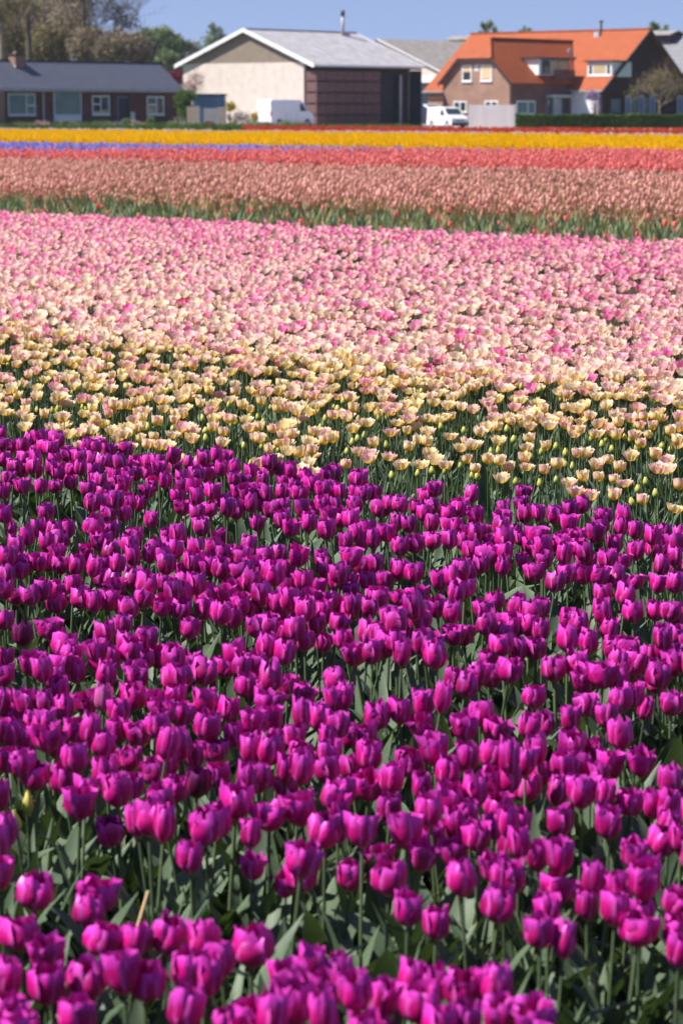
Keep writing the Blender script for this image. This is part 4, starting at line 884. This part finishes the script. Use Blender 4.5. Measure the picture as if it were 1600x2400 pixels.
for i in near:
    X_, Y_, h, s, x, y = pts[i]; k = rng.integers(0, NV)
    put(('p', k), lambda: tulip_root('tulip', *TP[k], PM), X_, Y_, h, s, ZL[i][0], 'tulip', 'nearest tulips of the purple bed', .085)
for (x, y), kd in specials.items():
    h = HH; X_, Y_ = head_base(x, y, h)
    lb = {(463, 1835): 'almost black purple tulip low among bright ones left of the middle', (55, 1486): 'almost black purple tulip under pale tips near the left edge of the bed',
          (243, 1637): 'faded lilac pink tulip squeezed between bright purple ones', (1178, 1213): 'lilac pink tulip at the far edge of the purple bed beside the broad leaf'}[(x, y)]
    put(('s', x), lambda: tulip_root('tulip', *TP[2 if kd == 'd' else 7], PMD if kd == 'd' else PMP), X_, Y_, h, .95 if kd == 'd' else .78, lb, 'tulip', 'odd coloured tulips in the purple bed', .04)
o = put(('s', 'fall'), lambda: tulip_root('tulip', *TP[1], PM), *head_base(378, 1207, .36), .36, 1.1, 'purple tulip leaning far to the right with its petals opening', 'tulip', None, 0, lean=(.1, .75))
lp = at_h(1128, 1222, .17); bl = leaf_t(.34, .036, -.05, .35, 9, -1.45, .15)
o = link(bpy.data.objects.new('broad_leaf', mesh_of('broad_leaf', bl, LEAF))); o.location = (lp.x, lp.y, .06); o.scale = (1, 1, 1.02)
tag(o, 'single broad tulip leaf standing up where the purple bed meets the pale bed', 'leaf')
# green buds and dry bits
bud_pets = [cup_petal(k*2.094, .011, .052, False, .15, k, z0=HH, ruf=.02, tipz=.02, wmax=1.05) for k in range(3)]
for (x, y, lb) in ((66, 1876, 'upright yellow green tulip bud at the left edge of the leafy gap'), (36, 1915, 'pale green tulip bud beside a purple bloom at the left edge')):
    put(('b', x), lambda: tulip_root('tulip_bud', bud_pets, TP[0][1], TP[0][2], BUD), *head_base(x, y, HH-.02), HH-.02, 1.0, lb, 'tulip bud', None, .05)
p_ = at_h(328, 2155, .33); MB().tube([(p_.x-.012, p_.y-.01, .29), (p_.x+.014, p_.y+.012, .375)], .0035, 6).build('dry_stalk', simple('straw', (.62, .42, .22), .15, 60), None)
tag(bpy.data.objects['dry_stalk'], 'broken straw coloured stalk standing out of the dark leaves', 'dry stalk')
p_ = at_h(356, 2238, .40); dp = leaf_t(.022, .008, .8, 2.4, 6, 1.0)
o = link(bpy.data.objects.new('withered_petal', mesh_of('withered_petal', dp, simple('withered', (.38, .28, .14), .3, 90)))); o.location = (p_.x, p_.y, .395); tag(o, 'withered cream coloured petal lying on purple blooms at the lower left', 'petal')
# the rest of the purple bed as one joined mass, with a slightly coarser grid
_cp = cup_petal
def cup_petal(phi, Rr, H, inner=False, open_=.8, ph=0., nr=5, nc=4, **k): return _cp(phi, Rr, H, inner, open_, ph, nr, nc, **k)
FULL = [cat([*a, b, *c[:2]]) for a, b, c in (tulip_parts('p', k+1) for k in range(NV))]
cup_petal = _cp
R2 = [pts[i] for i in rest]+extra; n = len(R2); arr = np.array([r_[:5] for r_ in R2])
az = rng.random(n)*6.283; ax, ay = rng.normal(size=n)*.085, rng.normal(size=n)*.085; T = tilt(ax, ay); Rm = T@rotz(az)
S3 = np.stack([arr[:, 3], arr[:, 3], arr[:, 2]/HH], 1); top = np.einsum('nij,j->ni', T, np.array([0, 0, HH+.03]))*(arr[:, 2]/HH)[:, None]
pos = np.stack([arr[:, 0]-top[:, 0], arr[:, 1]-top[:, 1], np.zeros(n)], 1)
tag(scatter('purple_tulip_bed', FULL, pos, Rm, S3, [PM, STEM, LEAF]), 'crowd of purple tulips filling the bed behind the nearest rows', 'tulips', kind='stuff')
# leaf tufts of non-flowering bulbs between the tulips
def leaf_tuft(sd, n=4, L=(.24, .38), w=(.018, .038), nr=7):
    rd = random.Random(sd+50); return cat([leaf_t(rd.uniform(*L), rd.uniform(*w), rd.uniform(0, .35), rd.uniform(.4, 1.7), nr, rd.uniform(0, 6.28), rd.uniform(-.9, .9), 0, 0) for _ in range(n)])
TU = [leaf_tuft(k) for k in range(8)]
def field_pts(u0, u1, dens, side=1.2, k=1.0, ymin=1.6, ymax=400):
    """random ground points of the band u0..u1 inside the wedge the camera could see, a little widened"""
    corners = [];
    for sx in (-1, 1):
        t = .1412*k*sx
        for u in (u0, u1): corners.append((u-side*NX*sx)/(NX*t+NY))
    ya, yb = max(ymin, min(corners)-1), min(ymax, max(corners)+1); wmax = .1412*k*yb+side
    n = int(dens*(yb-ya)*2*wmax); Y = rng.uniform(ya, yb, n); X = rng.uniform(-wmax, wmax, n); u = uu(X, Y)
    ok = (np.abs(X) < .1412*k*Y+side)&(u > u0)&(u < u1); return X[ok], Y[ok]
X, Y = field_pts(-6, 5.85, 95, 1.2); n = len(X)
tag(scatter('tulip_foliage', TU, np.stack([X, Y, np.zeros(n)], 1), tilt(rng.normal(size=n)*.1, rng.normal(size=n)*.1)@rotz(rng.random(n)*6.28), rng.uniform(.75, 1.12, n), [LEAF]), 'grey green tulip leaves crowding between the purple blooms', 'tulip leaves', kind='stuff')

TU3 = [leaf_tuft(k+70, 5, (.28, .44), (.013, .030), 8) for k in range(6)]
X, Y = field_pts(-4, 4.0, 42, 1.0, ymin=2.6); ok = Y < 5.2; X, Y = X[ok], Y[ok]; n = len(X)
tag(scatter('broad_tulip_leaves', TU3, np.stack([X, Y, np.zeros(n)], 1), tilt(rng.normal(size=n)*.16, rng.normal(size=n)*.16)@rotz(rng.random(n)*6.28), rng.uniform(.8, 1.08, n), [LEAF]), 'broad grey green tulip leaves bending over in the gap near the bottom', 'tulip leaves', kind='stuff')
# ------------------------------------------------------------------ the cream and pink bed
PH = .40
def pale_parts(kind, sd):
    rd = random.Random(sd*13+5); inner = None
    if kind == 'open':
        Rr, H = .037*rd.uniform(.82, 1.12), .029*rd.uniform(.85, 1.2)
        pets = [bowl_petal(k*1.047+sd+rd.uniform(-.1, .1), Rr*rd.uniform(.88, 1.05), H*rd.uniform(.85, 1.1), rd.uniform(0, 6), 5, 5, .60, rd.uniform(1.2, 1.8), PH) for k in range(6)]
        inner = cat([bowl_petal(k*.7+sd+rd.uniform(-.2, .2), Rr*rd.uniform(.45, .78), H*rd.uniform(.85, 1.25), rd.uniform(0, 6), 4, 4, .5, rd.uniform(.9, 1.3), PH+.002, 0, .16) for k in range(11)])
    elif kind == 'half':
        Rr, H = .0225*rd.uniform(.85, 1.15), .036*rd.uniform(.9, 1.1)
        pets = [cup_petal(k*1.047+sd, Rr*(1 if k % 2 else .92), H*rd.uniform(.92, 1.1), k % 2 == 0, rd.uniform(.9, 1.15), rd.uniform(0, 6), 5, 4, z0=PH, ruf=.08, wmax=.7) for k in range(6)]
        inner = cat([bowl_petal(k*1.05+sd, Rr*.7, H*rd.uniform(.9, 1.12), rd.uniform(0, 6), 4, 3, .55, .8, PH+.002, 0, .1) for k in range(6)])
    else:
        Rr, H = .0125*rd.uniform(.85, 1.2), .036*rd.uniform(.9, 1.15)
        pets = [cup_petal(k*2.094+sd, Rr, H, False, .30, rd.uniform(0, 6), nr=5, nc=4, z0=PH, ruf=.03, tipz=.02, wmax=1.1) for k in range(3)]
    lv = [leaf_t(rd.uniform(.20, .31), rd.uniform(.010, .020), rd.uniform(.05, .2), rd.uniform(.3, 1.2), 6, sd+k*2.6, rd.uniform(-.6, .6), 2, .01) for k in range(2)]
    return pets, stem_t(PH+.003, .0028, rd.uniform(-.01, .01), 4, 3, 1), lv, inner
PPn = {k: [pale_parts(k, i) for i in range(4)] for k in ('open', 'half', 'bud')}
PALE_TXT = {'open': """735,625 850,570 1040,640 1080,685 125,535 220,520 275,565 475,555 365,560 1495,570 1140,705 1535,750 1330,520 230,415 395,410 500,430 580,440 640,410 720,455 1120,510 1170,560 1100,360 1180,370 1175,415 840,370 770,345 470,350 955,385 1490,535 1300,645 430,540 80,500 410,505 130,510 850,480 615,470 550,485 600,470 1450,580 120,370 50,395""",
 'half': """670,540 728,545 765,575 930,585 615,572 572,527 990,560 840,530 935,470 860,443 1275,575 1110,615 1250,625 1180,615 1250,700 1380,720 1225,535 1410,425 1540,450 1550,655 1440,515 148,455 310,480 350,450 1340,430 1260,430 300,405 720,385 1040,370 395,460 20,550 1170,565 1080,510""",
 'bud': """625,615 600,610 910,650 800,640 985,630 545,560 790,445 685,490 985,480 720,500 230,610 350,600 415,590 475,590 1330,720 1360,675 1440,695 1395,640 1240,490 1195,470 1215,440 1030,510 1025,550 920,495 870,520 1085,400 800,395 760,400 50,460 105,425 25,495 205,470 75,440 1060,570"""}
pp = []
for kd, t in PALE_TXT.items():
    for u, v in pr(t):
        x, y = 800+u/1.96, 800+v/1.96; h = PH-(.03 if kd == 'bud' else 0)+rng.normal()*.012; q = at_h(x, y, h+.02); pp.append((q.x, q.y, h, kd, 1.))
for u, v, kd in ((360, 50, 'open'), (540, 85, 'open'), (625, 60, 'open'), (760, 75, 'open'), (1050, 130, 'half'), (1180, 140, 'open'), (1310, 120, 'open'), (670, 95, 'bud'), (930, 80, 'half'), (1070, 25, 'half'), (1190, 15, 'half'), (970, 20, 'half'), (1445, 75, 'half'), (1520, 95, 'half'), (820, 30, 'open'), (1400, 120, 'bud'), (1265, 40, 'bud')):
    x, y = u/TI, 980+v/TI; q = at_h(x, y, PH+.02); pp.append((q.x, q.y, PH+rng.normal()*.01, kd, 1.))
taken = np.array([(a, b) for a, b, *_ in pp])
# random remainder of the sparse edge, thicker and pinker with distance
X, Y = field_pts(5.95, 9.0, 128, .9); u = uu(X, Y); qx, qy = project(np.stack([X, Y, np.full(len(X), PH+.02)], 1))
wob = .16*np.sin(X*2.1+1)+.1*np.sin(X*5.3)
for a, b, uu_, w_, sx, sy in zip(X, Y, u, wob, qx, qy):
    if 780 < sx < 1620 and sy > 985 and uu_ < 7.4: continue             # placed by hand there
    if len(taken) and uu_ < 7.6 and np.min(np.abs(taken[:, 0]-a)+np.abs(taken[:, 1]-b)) < .07: continue
    keep = np.interp(uu_+w_, [5.9, 6.3, 7.0, 7.6, 7.9, 8.15, 8.35, 8.5, 9], [.25, .55, .8, .95, .85, .3, .4, 1, 1])
    if rng.random() > keep: continue
    po = np.interp(uu_, [6, 7.5, 8.4], [.40, .50, .78]); r_ = rng.random(); kd = 'open' if r_ < po else ('half' if r_ < po+(1-po)*.55 else 'bud')
    pp.append((a, b, PH-(.03 if kd == 'bud' else 0)+rng.normal()*.015, kd, rng.normal(1, .08)))
inf = [(-30 < q < 1630) for q in project(np.array([(a, b, .42) for a, b, *_ in pp]))[0]]
order = sorted(range(len(pp)), key=lambda i: (0 if inf[i] else 1, pp[i][1]))
qx, qy = project(np.array([(a, b, .42) for a, b, *_ in pp]))
WD = {'open': 'cream pink double tulip', 'half': 'half open yellow tulip', 'bud': 'yellow green tulip bud'}
PZ = {}
for kd_ in WD: PZ.update(zone_labels([(i, qx[i], qy[i], WD[kd_].split()[0]) for i in order[:300] if pp[i][3] == kd_], (1000, 1060, 1110), ('in the back rows', 'in the middle rows', 'near the purple bed', 'right beside the purple bed'), ' '.join(WD[kd_].split()[1:])))
LBL = {'open': ('double_tulip', 'open double tulip, cream with pink edges, among the nearest of the pale bed', 'nearest open double tulips'),
       'half': ('cupped_tulip', 'half open yellow cup shaped tulip among the nearest of the pale bed', 'nearest half open yellow tulips'),
       'bud': ('tulip_bud', 'closed yellow green tulip bud on the near edge of the pale bed', 'nearest buds of the pale bed')}
for i in order[:300]:
    X_, Y_, h, kd, s = pp[i]; k = int(rng.integers(0, 4)); nm_, lb, gr = LBL[kd]; P_ = PPn[kd][k]
    put((kd, k), lambda: tulip_root(nm_, P_[0], P_[1], P_[2], PALE if kd != 'bud' else BUD, inner=P_[3]), X_, Y_, h, s, PZ[i][0], 'tulip' if kd != 'bud' else 'tulip bud', gr, .09, z0=PH)
def as_bud(t): return t[0], t[1], t[2], np.full(len(t[1]), 3)
PF = {k: [cat([*([as_bud(t) for t in a] if k == 'bud' else a), b, *c]+([d] if d is not None else [])) for a, b, c, d in PPn[k]] for k in PPn}
temps = PF['open']+PF['half']+PF['bud']; R3 = [pp[i] for i in order[300:]]
n = len(R3); wh = np.array([{'open': 0, 'half': 4, 'bud': 8}[r_[3]] for r_ in R3])+rng.integers(0, 4, n)
T = tilt(rng.normal(size=n)*.09, rng.normal(size=n)*.09)
tag(scatter('pale_tulip_bed', temps, np.array([(a, b, 0) for a, b, *_ in R3]), T@rotz(rng.random(n)*6.28), np.array([(s, s, h/PH) for _, _, h, _, s in R3]), [PALE, STEM, LEAF, BUD], which=wh), 'yellow and cream tulips and buds thinning out towards the purple bed', 'tulips', kind='stuff')
TU2 = [leaf_tuft(k+20, 5, (.18, .31), (.008, .017), 4) for k in range(8)]
X, Y = field_pts(5.75, 9.6, 150, .9); n = len(X)
tag(scatter('pale_bed_foliage', TU2, np.stack([X, Y, np.zeros(n)], 1), tilt(rng.normal(size=n)*.1, rng.normal(size=n)*.1)@rotz(rng.random(n)*6.28), rng.uniform(.7, 1.05, n), [LEAF]), 'narrow green leaves and stalks under the pale tulips', 'tulip leaves', kind='stuff')
# dense pink part: lighter blooms
def far_open(sd):
    rd = random.Random(sd+99); Rr, H = .0365*rd.uniform(.85, 1.12), .031*rd.uniform(.85, 1.2)
    ts = [bowl_petal(k*1.047+sd, Rr*rd.uniform(.85, 1.05), H*rd.uniform(.8, 1.15), rd.uniform(0, 6), 4, 3, .6, rd.uniform(1.1, 1.8), PH) for k in range(6)]
    ts += [bowl_petal(k*1.3+sd, Rr*rd.uniform(.4, .7), H*rd.uniform(.9, 1.3), rd.uniform(0, 6), 3, 3, .5, 1.1, PH+.002, 0, .15) for k in range(5)]
    ts.append(stem_t(PH, .003, .005, 3, 2, 1)); ts.append(leaf_t(.26, .016, .1, .8, 4, sd, .3, 2)); return cat(ts)
def far_open2(sd):
    rd = random.Random(sd+199); Rr, H = .0375*rd.uniform(.85, 1.12), .031*rd.uniform(.85, 1.2)
    ts = [bowl_petal(k*1.257+sd, Rr*rd.uniform(.85, 1.05), H*rd.uniform(.8, 1.15), rd.uniform(0, 6), 3, 3, .72, rd.uniform(1.1, 1.7), PH) for k in range(5)]
    ts += [bowl_petal(k*2.1+sd, Rr*rd.uniform(.4, .7), H*rd.uniform(.9, 1.3), rd.uniform(0, 6), 3, 3, .8, 1.1, PH+.002, 0, .15) for k in range(3)]
    return cat(ts)
FO = [far_open(k) for k in range(6)]+[far_open2(k) for k in range(6)]
X1, Y1 = field_pts(8.7, 13, 145, 1.); X2, Y2 = field_pts(13, 18.95, 108, 1.2); X = np.r_[X1, X2]; Y = np.r_[Y1, Y2]
u = uu(X, Y); ok = rng.random(len(X)) < .93-.45*np.exp(-((u-11.3-.15*np.sin(X))/.12)**2); X, Y, u = X[ok], Y[ok], u[ok]; n = len(X)
# clusters of stronger pink; pinker with distance
cl = .5+.5*np.sin(X*1.7+3*np.sin(Y*.9))*np.sin(Y*1.3+2*np.sin(X*.8)); tint = np.clip(rng.random(n)*.62+np.interp(u, [9, 11, 14, 17, 19], [-.04, .10, .26, .36, .48])+.14*cl, 0, .99); tint = np.where(rng.random(n) < .05+.05*cl, .97, tint)
h = PH+rng.normal(size=n)*.018; s = rng.normal(1, .1, n)
tag(scatter('pink_tulip_bed', FO, np.stack([X, Y, np.zeros(n)], 1), tilt(rng.normal(size=n)*.12, rng.normal(size=n)*.12)@rotz(rng.random(n)*6.28), np.stack([s, s, h/PH], 1), [FARP, STEM, LEAF], tint, rng.integers(0, 6, n)+6*(u > 12)), 'dense band of pink and cream double tulips across the middle of the field', 'tulips', kind='stuff')

# ------------------------------------------------------------------ far bands
def cupf(sd, Rr=.024, H=.05, z0=.38, n=5):
    V = []; P = []
    for i, (r_, z) in enumerate(((.3, 0), (1, .45), (.8, 1))):
        for j in range(n):
            a = 2*math.pi*j/n+sd; zz = z+(.22*(j % 2) if i == 2 else 0); V.append((Rr*r_*math.cos(a), Rr*r_*math.sin(a), z0+H*zz)); P.append((0, .3+z*.7, 0))
    Q = [(i*n+j, i*n+(j+1) % n, (i+1)*n+(j+1) % n, (i+1)*n+j) for i in range(2) for j in range(n)]
    return np.array(V), np.array(Q), np.array(P, float), np.zeros(len(Q), int)
def lo_leaf(sd, k=2, L=.3, w=.022, mi=1): 
    rd = random.Random(sd+7); return cat([leaf_t(L*rd.uniform(.8, 1.15), w, rd.uniform(0, .3), rd.uniform(.4, 1.2), 3, rd.uniform(0, 6.28), 0, mi) for _ in range(k)])
LOW = [cat([cupf(k), lo_leaf(k)]) for k in range(5)]
CUPS = [cupf(k, .025, .05, .38, 4) for k in range(5)]
def band(name, label, u0, u1, dens, mat, leafm, temps=LOW, sc_=(1, 1), side=2., wob=.25, catg='tulips', k=1.05, tintf=None, xmin=None, thin=None):
    X, Y = field_pts(u0-wob, u1+wob, dens, side, k); u = uu(X, Y); a = -X*NY+Y*NX
    w_ = wob*(np.sin(a*.5+u0)+.5*np.sin(a*1.7)) if wob else 0; ok = (u > u0+w_*.6)&(u < u1+w_*.6)
    if xmin is not None: ok &= X > xmin*Y
    if thin is not None: ok &= rng.random(len(X)) < thin(X, Y, u)
    X, Y = X[ok], Y[ok]; n = len(X); t = rng.random(n) if tintf is None else tintf(X, Y, n)
    return tag(scatter(name, temps, np.stack([X, Y, np.zeros(n)], 1), tilt(rng.normal(size=n)*.12, rng.normal(size=n)*.12)@rotz(rng.random(n)*6.28), rng.uniform(sc_[0]*.85, sc_[1]*1.12, n), [mat, leafm], t), label, catg, kind='stuff')
m_coral = petalm('coral_petal', c_flat((.92, .19, .17), (.97, .36, .31), (.85, .35, .25)), .25, (1, .7, .6))
m_rose = petalm('dusty_rose_petal', c_flat((.74, .37, .28), (.93, .55, .44), (.55, .34, .2)), .25, (1, .8, .7), .6, .2)
m_olive = petalm('reddish_foliage', c_flat((.36, .235, .12), (.52, .34, .2)), .2, (1, 1, .5), .7, .15)
m_hya = petalm('hyacinth_blue', c_flat((.27, .24, .58), (.42, .37, .80)), .2, (1, 1, 1), .6, .2)
m_yel = petalm('yellow_petal', c_flat((.94, .58, .003), (.96, .63, .004)), .35, (1, .9, .4), .6, .2)
m_whi = petalm('white_petal', c_flat((.78, .62, .58), (.85, .74, .70)), .2, (1, 1, 1), .6, .2)
m_red = petalm('red_petal', c_flat((.62, .07, .04), (.80, .13, .07)), .2, (1, .6, .5), .6, .2)
LEAF3 = petalm('mottled_green_leaf', c_flat((.12, .20, .11), (.25, .29, .15)), .2, (1.2, 1.3, .5), .6, .2)
GREEN = [cat([lo_leaf(k, 4, .33, .030, 0)]) for k in range(5)]
band('green_tulip_rows', 'strip of green tulip leaves with hardly a bloom behind the pink band', 18.95, 25.0, 34, LEAF3, LEAF3, GREEN, (.9, 1.15), 2, .2, 'tulip leaves', thin=lambda X, Y, u: .62+.38*np.sin(X*2.2+Y)*np.sin(Y*.8))
tag(scatter('green_row_undergrowth', [cat([lo_leaf(60+k, 4, .22, .022, 0)]) for k in range(4)], *(lambda q: (np.stack([q[0], q[1], np.zeros(len(q[0]))], 1), tilt(rng.normal(size=len(q[0]))*.15, rng.normal(size=len(q[0]))*.15)@rotz(rng.random(len(q[0]))*6.28), rng.uniform(1., 1.6, len(q[0]))))(field_pts(18.95, 25, 20, 2, 1.1)), [m_olive]), 'reddish brown undergrowth between the green leaves', 'undergrowth', kind='stuff')
band('stray_coral_tulips', 'stray coral tulips dotted over the green strip', 19.2, 24.0, .7, m_coral, LEAF2, LOW, (1, 1.1), 2, .2)
OL = [cat([lo_leaf(30+k, 4, .36, .02, 0)]) for k in range(4)]
band('dusty_rose_foliage', 'reddish stalks and leaves under the dusty rose tulips', 24.0, 38.2, 16, m_olive, m_olive, OL, (1.05, 1.3), 2, .2, 'tulip leaves')
band('dusty_rose_tulips', 'wide band of dusty rose tulips with brownish foliage', 24.0, 38.2, 50, m_rose, m_olive, CUPS, (.95, 1.15), 2, .3, thin=lambda X, Y, u: .72+.28*np.sin(X*1.1+2*np.sin(Y*.3))*np.sin(Y*.45))
band('coral_tulips', 'coral red tulip band crossing the field', 38.2, 57, 32, m_coral, LEAF2, CUPS, (1.1, 1.25), 2.5, .2, thin=lambda X, Y, u: (Y < 69+.6*np.sin(X)+.4*np.sin(X*2.7))*1.)
SP = [cat([cupf(k, .030, .22, .20, 5), lo_leaf(k, 1, .22, .02)]) for k in range(3)]
band('blue_hyacinths', 'violet blue hyacinth band at the left below the yellow tulips', 40, 56.6, 18, m_hya, LEAF2, SP, (1., 1.1), 3, .3, 'hyacinths', thin=lambda X, Y, u: (Y > 71+.6*np.sin(X)+.4*np.sin(X*2.7))*1.)
def cup1(k, Rr, H, z0, n=4):
    V = np.array([(Rr*q*math.cos(2*math.pi*(j+.3*k)/n), Rr*q*math.sin(2*math.pi*(j+.3*k)/n), z0+H*(z+(.18*(j % 2) if z else 0))) for q, z in ((.55, 0), (1, 1)) for j in range(n)])
    Q = np.array([(j, (j+1) % n, n+(j+1) % n, n+j) for j in range(n)]); return V, Q, np.array([(0, .5, 0)]*n+[(0, 1, 0)]*n, float), np.zeros(n, int)
YW = [cup1(k, .046, .07, .37) for k in range(4)]
band('yellow_tulips', 'bright yellow tulip band crossing the whole field', 56.8, 83, 28, m_yel, LEAF2, YW, (1.1, 1.3), 4, .3)
band('white_tulips', 'thin pale blush tulip band behind the yellow', 83.4, 93, 9, m_whi, LEAF2, YW, (1, 1.2), 5, .2)
band('red_tulips', 'red tulip band in front of the yard and hedge', 93.4, 116.5, 7, m_red, LEAF2, YW, (1, 1.25), 5, .2, xmin=-.040)
# low grass between the field and the yard
def tuft(sd): return cat([lo_leaf(90+sd, 5, .35, .02, 0)])
X = rng.uniform(-32, 6, 3600); Y = rng.uniform(168, 206, 3600); ok = (X < -3)|(Y < 200); X, Y = X[ok], Y[ok]; n = len(X)
tag(scatter('rough_grass', [tuft(k) for k in range(4)], np.stack([X, Y, np.zeros(n)], 1), tilt(rng.normal(size=n)*.2, rng.normal(size=n)*.2)@rotz(rng.random(n)*6.28), rng.uniform(.8, 1.8, n), [CR['hedge']]), 'rough grass along the edge of the bungalow garden', 'grass', kind='stuff')


# ------------------------------------------------------------------ thin spring haze over the fields
hz = MB().box(-260, 260, -40, 640, -1, 30).build('haze', soil); hz.data.materials.clear()
hm = bpy.data.materials.new('thin_haze'); hm.use_nodes = True; N_ = hm.node_tree.nodes; N_.remove(N_['Principled BSDF'])
pv = N_.new('ShaderNodeVolumePrincipled'); pv.inputs['Color'].default_value = (.92, .95, 1, 1); pv.inputs['Density'].default_value = .00012; pv.inputs['Anisotropy'].default_value = .2
hm.node_tree.links.new(pv.outputs[0], N_['Material Output'].inputs['Volume']); hz.data.materials.append(hm)
tag(hz, 'thin pale spring haze over the field and farm', kind='stuff')
